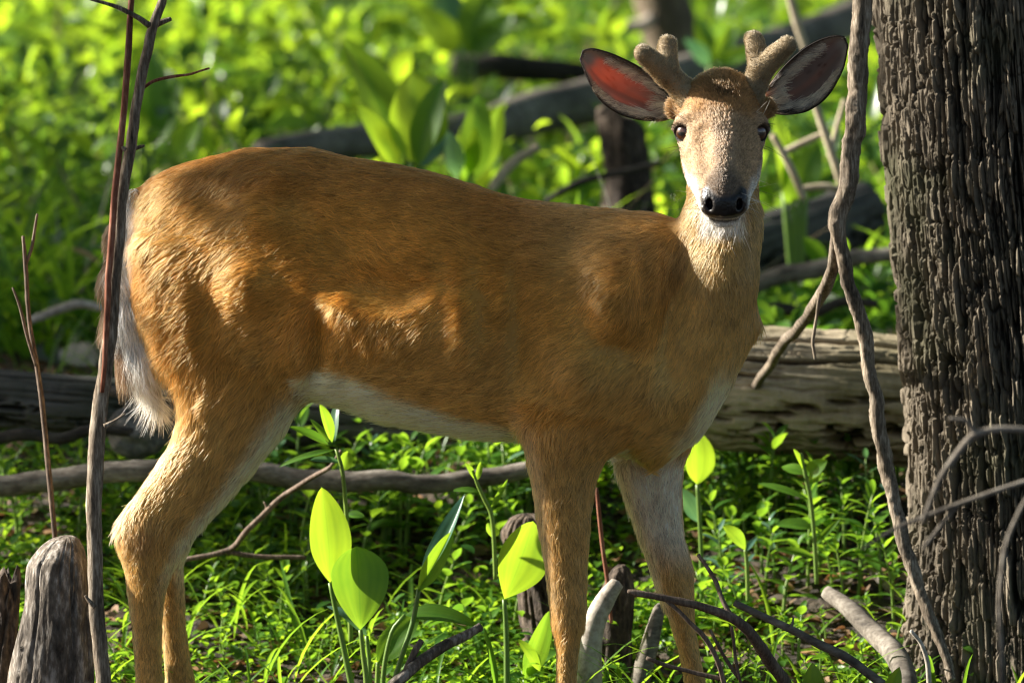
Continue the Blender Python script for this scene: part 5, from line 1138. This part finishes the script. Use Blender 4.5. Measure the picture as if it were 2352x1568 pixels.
sprig_hero('tall sprig with yellow-green paired leaves below the log', [(1840, 1040, 3), (1850, 1090, 5), (1862, 1150, 5), (1870, 1230, 5), (1876, 1340, 5)], [(1846, 1080, 1822, 1030, 18, .2, .4, .9, M_leaf), (1850, 1090, 1794, 1072, 36, .1, .4, .95, M_leaf), (1852, 1090, 1900, 1056, 40, -.1, .5, .9, M_leaf), (1856, 1110, 1886, 1080, 24, -.2, .4, .85, M_leaf), (1866, 1212, 1782, 1204, 40, 0, .9, .85, M_leaf), (1872, 1250, 1930, 1190, 16, -.2, .6, .7, M_leaf), (1862, 1150, 1740, 1110, 22, 0, .9, .6, M_leaf), (1874, 1280, 1780, 1262, 26, 0, .9, .6, M_leaf)], 10.2, M_leaf)
sprig_hero('single bright pointed leaf on a short stem right of the far front leg', [(1712, 1262, 4), (1716, 1300, 5), (1718, 1380, 5)], [(1712, 1262, 1660, 1206, 46, .1, .6, .95, M_leaf), (1714, 1266, 1738, 1232, 16, -.2, .6, .4, M_blue)], 10.1, M_leaf)
sprig_hero('pointed green shoot standing at the bottom edge beside the slate-grey stick', [(1870, 1640, 6), (1872, 1700, 6)], [(1852, 1640, 1866, 1520, 60, .4, .2, .45, M_broad), (1876, 1640, 1866, 1522, 52, -.5, .2, .85, M_broad)], 9.3, M_leaf)
sprig_hero('bright green leaf tip at the bottom edge in front of the tree', [(2010, 1660, 6), (2012, 1720, 6)], [(2012, 1650, 2066, 1530, 50, -.2, .3, .98, M_broad)], 9.2, M_leaf)

# ---------------------------------------------------------------- masses nobody could count
def scatter_leaves(name, label, base_pts, L, W, az, el, roll, material, tmpl, rnd, kind='stuff', cat=None):
    """One mesh of many leaves; leaf axis at azimuth az, elevation el."""
    v0, f0 = tmpl; n = len(base_pts); k = len(v0)
    d = np.stack([np.cos(az) * np.cos(el), np.sin(az) * np.cos(el), np.sin(el)], 1)
    nr = np.stack([-np.cos(az) * np.sin(el), -np.sin(az) * np.sin(el), np.cos(el)], 1); sd = np.cross(nr, d)
    cr, sr = np.cos(roll)[:, None], np.sin(roll)[:, None]; nr, sd = nr * cr + sd * sr, sd * cr - nr * sr
    v = base_pts[:, None] + v0[None, :, :1] * (L[:, None] * d)[:, None] + v0[None, :, 1:2] * (W[:, None] * sd)[:, None] + v0[None, :, 2:] * (L[:, None] * nr)[:, None] + np.abs(v0[None, :, 1:2]) * (.4 * W[:, None] * nr)[:, None]
    f = (np.arange(n)[:, None, None] * k + np.array(f0)[None]).reshape(-1, len(f0[0]))
    o = new_mesh_obj(name, v.reshape(-1, 3), f, material, None, True, {'rnd': np.repeat(rnd, k)}); return tag(o, label, cat, None, kind)
T_small = leaf_grid(1, 1, 4, 2, 0, .5, base=.8, wave=0); T_round = leaf_grid(1, 1, 3, 2, 0, .3, base=.95, wave=0); T_blade = leaf_grid(1, 1, 7, 2, 0, 1.1, base=.55, wave=0)
def spread(n, Y0, Y1, half=1.25, power=1.0, r=rs):
    Y = Y0 + (Y1 - Y0) * r.random(n) ** power; X = r.uniform(-1, 1, n) * half * (Y / 9.5) * .82; return X, Y
# creeping small-leaved cover around the deer's feet and on the slope
def cover(n, Y0, Y1, seed, thr, size, hmax):
    r = np.random.default_rng(seed); X, Y = spread(n, Y0, Y1, r=r); p = np.stack([X, Y, 0 * X], 1)
    dens = fbm(p * 3.1, 3, 77) + .25 * r.normal(size=n); keep = dens > thr; X, Y, dens = X[keep], Y[keep], dens[keep]; m_ = len(X)
    h = hmax * np.clip(dens - thr, 0, 1) * r.random(m_) * 1.6
    L = size * r.uniform(.6, 1.3, m_)
    return np.stack([X, Y, ground_z(X, Y) + h + .002], 1), L, L * r.uniform(.7, 1.0, m_), r.uniform(0, 6.28, m_), r.uniform(-.3, .9, m_), r.normal(0, .35, m_), r.beta(2, 2, m_)
q = cover(56000, 9.3, 11.3, 1, .09, .0155, .06); scatter_leaves('creeping_ground_cover', 'small round creeping leaves covering the soil', *q[:6], M_creep, T_round, q[6])
q = cover(17000, 9.5, 11.5, 2, .07, .032, .10); scatter_leaves('low_undergrowth', 'low leafy undergrowth between the sprigs', q[0], q[1], q[2] * .55, *q[3:6], M_leaf, T_small, q[6])
r = np.random.default_rng(9); X, Y = spread(2600, 9.6, 13.5, r=r); kp = fbm(np.stack([X, Y, 0 * X], 1) * 2.2, 3, 31) > -.05; X, Y = X[kp], Y[kp]; n = len(X)
scatter_leaves('grass', 'thin grass blades growing through the undergrowth', np.stack([X, Y, ground_z(X, Y)], 1), r.uniform(.07, .24, n), r.uniform(.004, .0085, n), r.uniform(0, 6.28, n), r.uniform(.9, 1.45, n), r.normal(0, .3, n), M_grass, T_blade, r.beta(2, 2, n))
r = np.random.default_rng(12); X, Y = spread(5200, 9.3, 12.5, r=r); n = len(X)
scatter_leaves('leaf_litter', 'brown dead leaves scattered on the soil', np.stack([X, Y, ground_z(X, Y) + .006], 1), r.uniform(.02, .06, n), r.uniform(.015, .035, n), r.uniform(0, 6.28, n), r.uniform(-.15, .35, n), r.normal(0, .4, n), M_dead, T_small, r.random(n))
M_straw2 = leaf_material('dry_stem', (.42, .35, .24), (.30, .22, .12), .35, mixf=.25, rough=.5)
# far undergrowth; nothing grows right in front of the fallen wood
BARE = [(600, 352, 1130, 292, 48, 15.0), (1130, 300, 1380, 222, 60, 15.7), (1380, 222, 1700, 140, 55, 16.4), (1700, 140, 2060, 0, 55, 17.2), (1036, 150, 1420, 178, 38, 18.0), (1650, 610, 1985, 470, 75, 13.2), (1480, -20, 1580, 150, 80, 20.0), (1435, 280, 1445, 480, 60, 14.0), (1700, 668, 2060, 590, 24, 12.4)]
def clear_of(p):
    X, Yp = px(p); keep = np.ones(len(p), bool); r = np.random.default_rng(3)
    for x0, y0, x1, y1, hw, Yv in BARE:
        dx, dy = x1 - x0, y1 - y0; t = np.clip(((X - x0) * dx + (Yp - y0) * dy) / (dx * dx + dy * dy), 0, 1); dist = np.hypot(X - x0 - t * dx, Yp - y0 - t * dy)
        keep &= ~((dist < hw + 26) & (p[:, 1] < Yv + .1) & (p[:, 1] > Yv - 6) & (r.random(len(p)) < .985))
    return keep
def far_mass(name, label, n, Y0, Y1, Lr, hr, seed, material, power, upright=(.2, 1.3), cut=-9, wid=(.35, .6)):
    r = np.random.default_rng(seed); X, Y = spread(n, Y0, Y1, 1.6, power, r); p = np.stack([X, Y, 0 * X], 1); dn = fbm(p * 1.1, 3, seed); kp = dn > cut; X, Y, dn = X[kp], Y[kp], dn[kp]; n = len(X)
    h = r.uniform(0, 1, n) * hr * (1 + 1.2 * dn); L = r.uniform(*Lr, n)
    kp = clear_of(np.stack([X, Y, ground_z(X, Y) + h], 1)); X, Y, h, L = X[kp], Y[kp], h[kp], L[kp]; n = len(X)
    scatter_leaves(name, label, np.stack([X, Y, ground_z(X, Y) + h], 1), L, L * r.uniform(*wid, n), r.uniform(0, 6.28, n), r.uniform(*upright, n), r.normal(0, .5, n), material, T_small, r.beta(1.6, 1.6, n))
far_mass('middle_undergrowth', 'leafy undergrowth behind the fallen log', 11000, 11.3, 14.5, (.035, .09), .16, 3, M_leaf, 1.0, cut=.0)
far_mass('far_undergrowth', 'sunlit leafy undergrowth filling the background', 30000, 14.0, 30, (.04, .12), .32, 4, M_back, 1.0, cut=.08, upright=(-.2, 1.4))
far_mass('far_broadleaf_mass', 'scattered larger leaves in the sunlit background', 900, 13.5, 28, (.12, .22), .30, 6, M_back, 1.0, cut=-.15, upright=(.1, 1.5), wid=(.3, .55))
far_mass('far_highlight_leaves', 'dead leaves and stems on the far forest floor, coloured pale as highlights', 3000, 12.0, 32, (.05, .14), .12, 7, M_straw2, 1.0, upright=(-.1, .6), wid=(.2, .6))  # pale leaf colour paints in the white blurred highlights
far_mass('far_shade_leaves', 'leafy undergrowth coloured dark to stand for shade among the sunlit leaves', 22000, 14.0, 30, (.03, .09), .30, 8, M_canopy, 1.0, cut=-.1, upright=(-.3, 1.2))  # darker leaf material paints shade pockets into the sunlit mass
r = np.random.default_rng(25); X, Y = spread(420, 12.2, 26, 1.5, 1.0, r); n = len(X)
scatter_leaves('dry_stems', 'thin pale dry stems standing in the background undergrowth', np.stack([X, Y, ground_z(X, Y)], 1), r.uniform(.2, .6, n), r.uniform(.006, .016, n), r.uniform(0, 6.28, n), r.uniform(.5, 1.5, n), r.normal(0, .3, n), M_straw2, leaf_grid(1, 1, 4, 2, 0, .25, base=.3, wave=0), r.random(n))
far_mass('far_thicket', 'distant green thicket closing the view', 14000, 28, 60, (.15, .35), 1.0, 5, M_back, .8)
r = np.random.default_rng(15); X, Y = spread(7000, 12.5, 26, 1.5, 1.0, r); kp = clear_of(np.stack([X, Y, ground_z(X, Y) + .1], 1)) & clear_of(np.stack([X, Y, ground_z(X, Y) + .25], 1)) & clear_of(np.stack([X, Y, ground_z(X, Y) + .4], 1)) & (fbm(np.stack([X, Y, 0 * X], 1) * .9, 2, 19) > -.05 + .12 * X); X, Y = X[kp], Y[kp]; n = len(X)
scatter_leaves('tall_grass', 'tall bright grass in the sunlit background', np.stack([X, Y, ground_z(X, Y)], 1), r.uniform(.2, .5, n), r.uniform(.010, .022, n), r.uniform(0, 6.28, n), r.uniform(1.0, 1.5, n), r.normal(0, .3, n), M_grass, T_blade, r.beta(2, 2, n))
# ---------------------------------------------------------------- unseen trees added beyond the frame to shade the place
def shade_tree(label, base, height, clumps, seed, leaf=.085):
    r = np.random.default_rng(seed); base = np.array(base, float); e = empty('tree', base); tag(e, label, 'tree')
    mb = MB(); top = base * 0 + (0, 0, height)
    tp = np.array([(0, 0, -.1), (.1, .05, height * .35), (-.05, .1, height * .7), (.05, 0, height)]); mb.add(*tube_mesh(tp, [.16, .13, .09, .03], 16, 40, .03, seed, .1)); mb.build('trunk', M_twig, e)
    pts = []; L = []
    for (cx, cy, cz, rad, n) in clumps:
        c = np.array([cx, cy, cz]) - base; t = np.clip((c[2] - .6) / height, .25, .95); a = np.array([np.interp(t, [0, .35, .7, 1], tp[:, k]) for k in range(3)])
        lm = MB(); lm.add(*tube_mesh([a, a * .55 + c * .45 + (0, 0, .15), c], [.022, .010, .004], 6, 10, .03, seed)); lm.build('limb', M_twig, e)
        p = r.normal(size=(n, 3)); p /= np.linalg.norm(p, axis=1, keepdims=True); p *= (r.random(n) ** .45)[:, None]; pts.append(c + p * np.array(rad))
    p = np.concatenate(pts); n = len(p); Lf = r.uniform(.7, 1.3, n) * leaf
    v0, f0 = T_small; k = len(v0); az = r.uniform(0, 6.28, n); el = r.uniform(-.9, .5, n); roll = r.normal(0, .6, n)
    o = scatter_leaves('crown', None, p, Lf, Lf * .6, az, el, roll, M_canopy, T_small, r.beta(2, 2, n)); o.parent = e
    return e
def on_ray(x, y, Yv, dist, rad, n):
    c = P(x, y, Yv) + SUN * dist; return (*c, (rad, rad, rad * .8), n)
r = np.random.default_rng(77)
cl = []
for x in np.linspace(640, 1580, 16):           # leaf clumps placed on sun rays to shade the back of the deer
    for f in (.0, .13, .26, .40):
        top = np.interp(x, [520, 650, 1000, 1560], [370, 350, 420, 510]); bot = np.interp(x, [520, 700, 1250, 1560], [640, 880, 980, 980])
        q = np.array([x + r.uniform(-12, 12), top + f * (bot - top) + r.uniform(-12, 12)])
        if min(math.hypot((q[0] - a) / w, (q[1] - b_) / h) for a, b_, w, h in [(930, 640, 110, 90), (1390, 505, 110, 70), (800, 665, 80, 60), (1290, 850, 60, 50)]) < 1: continue
        cl.append(on_ray(q[0], q[1], 9.4, r.uniform(4.6, 6.2), .045, 20))
for x, y in [(1300, 1100), (1300, 1200), (1300, 1300), (1500, 1150), (1540, 1350)]: cl.append(on_ray(x, y, 9.4, r.uniform(4.8, 6.2), .05, 18))
shade_tree('unseen leafy tree out to the side, its branches placed to shade the deer', (-5.0, 7.5, float(ground_z(-5.0, 7.5))), 5.0, cl, 5, .05)

cl = []  # leaf clumps placed on sun rays to darken background and trunk
for x, y, Y in [(60, 620, 13.0), (160, 760, 12.0), (200, 560, 13.5), (20, 820, 11.5), (120, 900, 11.2), (30, 500, 14.5), (330, 1000, 10.8), (60, 1020, 10.7), (100, 680, 12.4), (30, 600, 13.2), (230, 650, 12.6), (150, 480, 14.5), (60, 400, 15.5), (260, 420, 15), (10, 720, 12), (190, 860, 11.4), (300, 520, 14)]: cl.append(on_ray(x, y, Y, r.uniform(5.0, 6.5), .22, 150))
for x, y, Y in [(1800, 560, 13.2), (1900, 640, 12.4), (1950, 300, 13)]: cl.append(on_ray(x, y, Y, r.uniform(5.5, 7.5), .22, 90))
for x, y, Y in [(2330, 300, 10.1), (2330, 800, 10.1)]: cl.append(on_ray(x, y, Y, r.uniform(5.5, 7.5), .14, 60))
for k in range(40):
    Yv = r.uniform(12.5, 25); q = np.array([r.uniform(-.2, 1.0) * 1.1 * Yv / 9.5, Yv, 0]); q[2] = float(ground_z(q[0], Yv)) + .15; c = q + SUN * r.uniform(6, 9); cl.append((*c, (.30, .30, .22), 70))
shade_tree('second unseen tree behind the first, its leaf clumps placed to darken the background', (-7.2, 13.6, float(ground_z(-7.2, 13.6))), 6.0, cl, 6)
# tall trees added out of view: crowns block skylight, the low sun comes under
def sky_block_tree(label, x, y, h, crown, seed, n=900, leaf=.42):
    r = np.random.default_rng(seed); z0 = float(ground_z(x, y)); e = empty('tree', (x, y, z0)); tag(e, label, 'tree', 'added tall trees around the glade')
    mb = MB(); tp = np.array([(0, 0, -.1), (.15, .1, h * .4), (-.1, .15, h * .75), (0, 0, h)]); mb.add(*tube_mesh(tp, [.26, .20, .14, .05], 18, 40, .05, seed, .1)); mb.build('trunk', M_dark, e)
    for k in range(6):
        a = k * 1.05 + seed; q = np.array([0, .1, h * (.6 + .06 * k)]); d = np.array([math.cos(a) * crown[0] * .7, math.sin(a) * crown[1] * .7, h * .12]); lb = MB(); lb.add(*tube_mesh([q, q + d * .5 + (0, 0, .2), q + d], [.08, .05, .015], 8, 12, .05, seed + k)); lb.build('limb', M_dark, e)
    p = r.normal(size=(n, 3)); p /= np.linalg.norm(p, axis=1, keepdims=True); p *= (r.random(n) ** .4)[:, None]; p = p * np.array(crown) + np.array([0, 0, h * .92]); Lf = r.uniform(.6, 1.4, n) * leaf
    o = scatter_leaves('crown', None, p, Lf, Lf * .65, r.uniform(0, 6.28, n), r.uniform(-.7, .5, n), r.normal(0, .5, n), M_canopy, T_small, r.beta(2, 2, n)); o.parent = e
for k, (x, y, h, cr, lab) in enumerate([(5.2, 8.0, 8.0, (5.0, 4.6, 1.6), 'added tall tree past the big trunk, its wide crown blocking skylight'), (-4.6, 6.6, 10.0, (5.0, 4.6, 1.6), 'added tall tree with a high crown blocking skylight over the deer'), (5.4, 15.0, 8.2, (5.2, 4.8, 1.7), 'added tall tree behind the fallen log end, its wide crown blocking skylight'),
        (-4.4, 17.5, 11.5, (5.0, 5.0, 1.7), 'added tall tree behind the sapling side, its high crown blocking skylight'), (5.8, 23.0, 9.0, (5.4, 5.0, 1.8), 'added tall tree far past the big trunk, its wide crown blocking skylight'), (-5.8, 27.0, 13.0, (5.4, 5.4, 1.8), 'added tall tree far behind the sapling, its high crown blocking skylight'), (0.0, 33.0, 11.0, (6.0, 5.0, 2.2), 'added tall tree at the far end, its broad crown blocking skylight')]):
    sky_block_tree(lab, x, y, h, cr, 100 + k, 1500, .45)
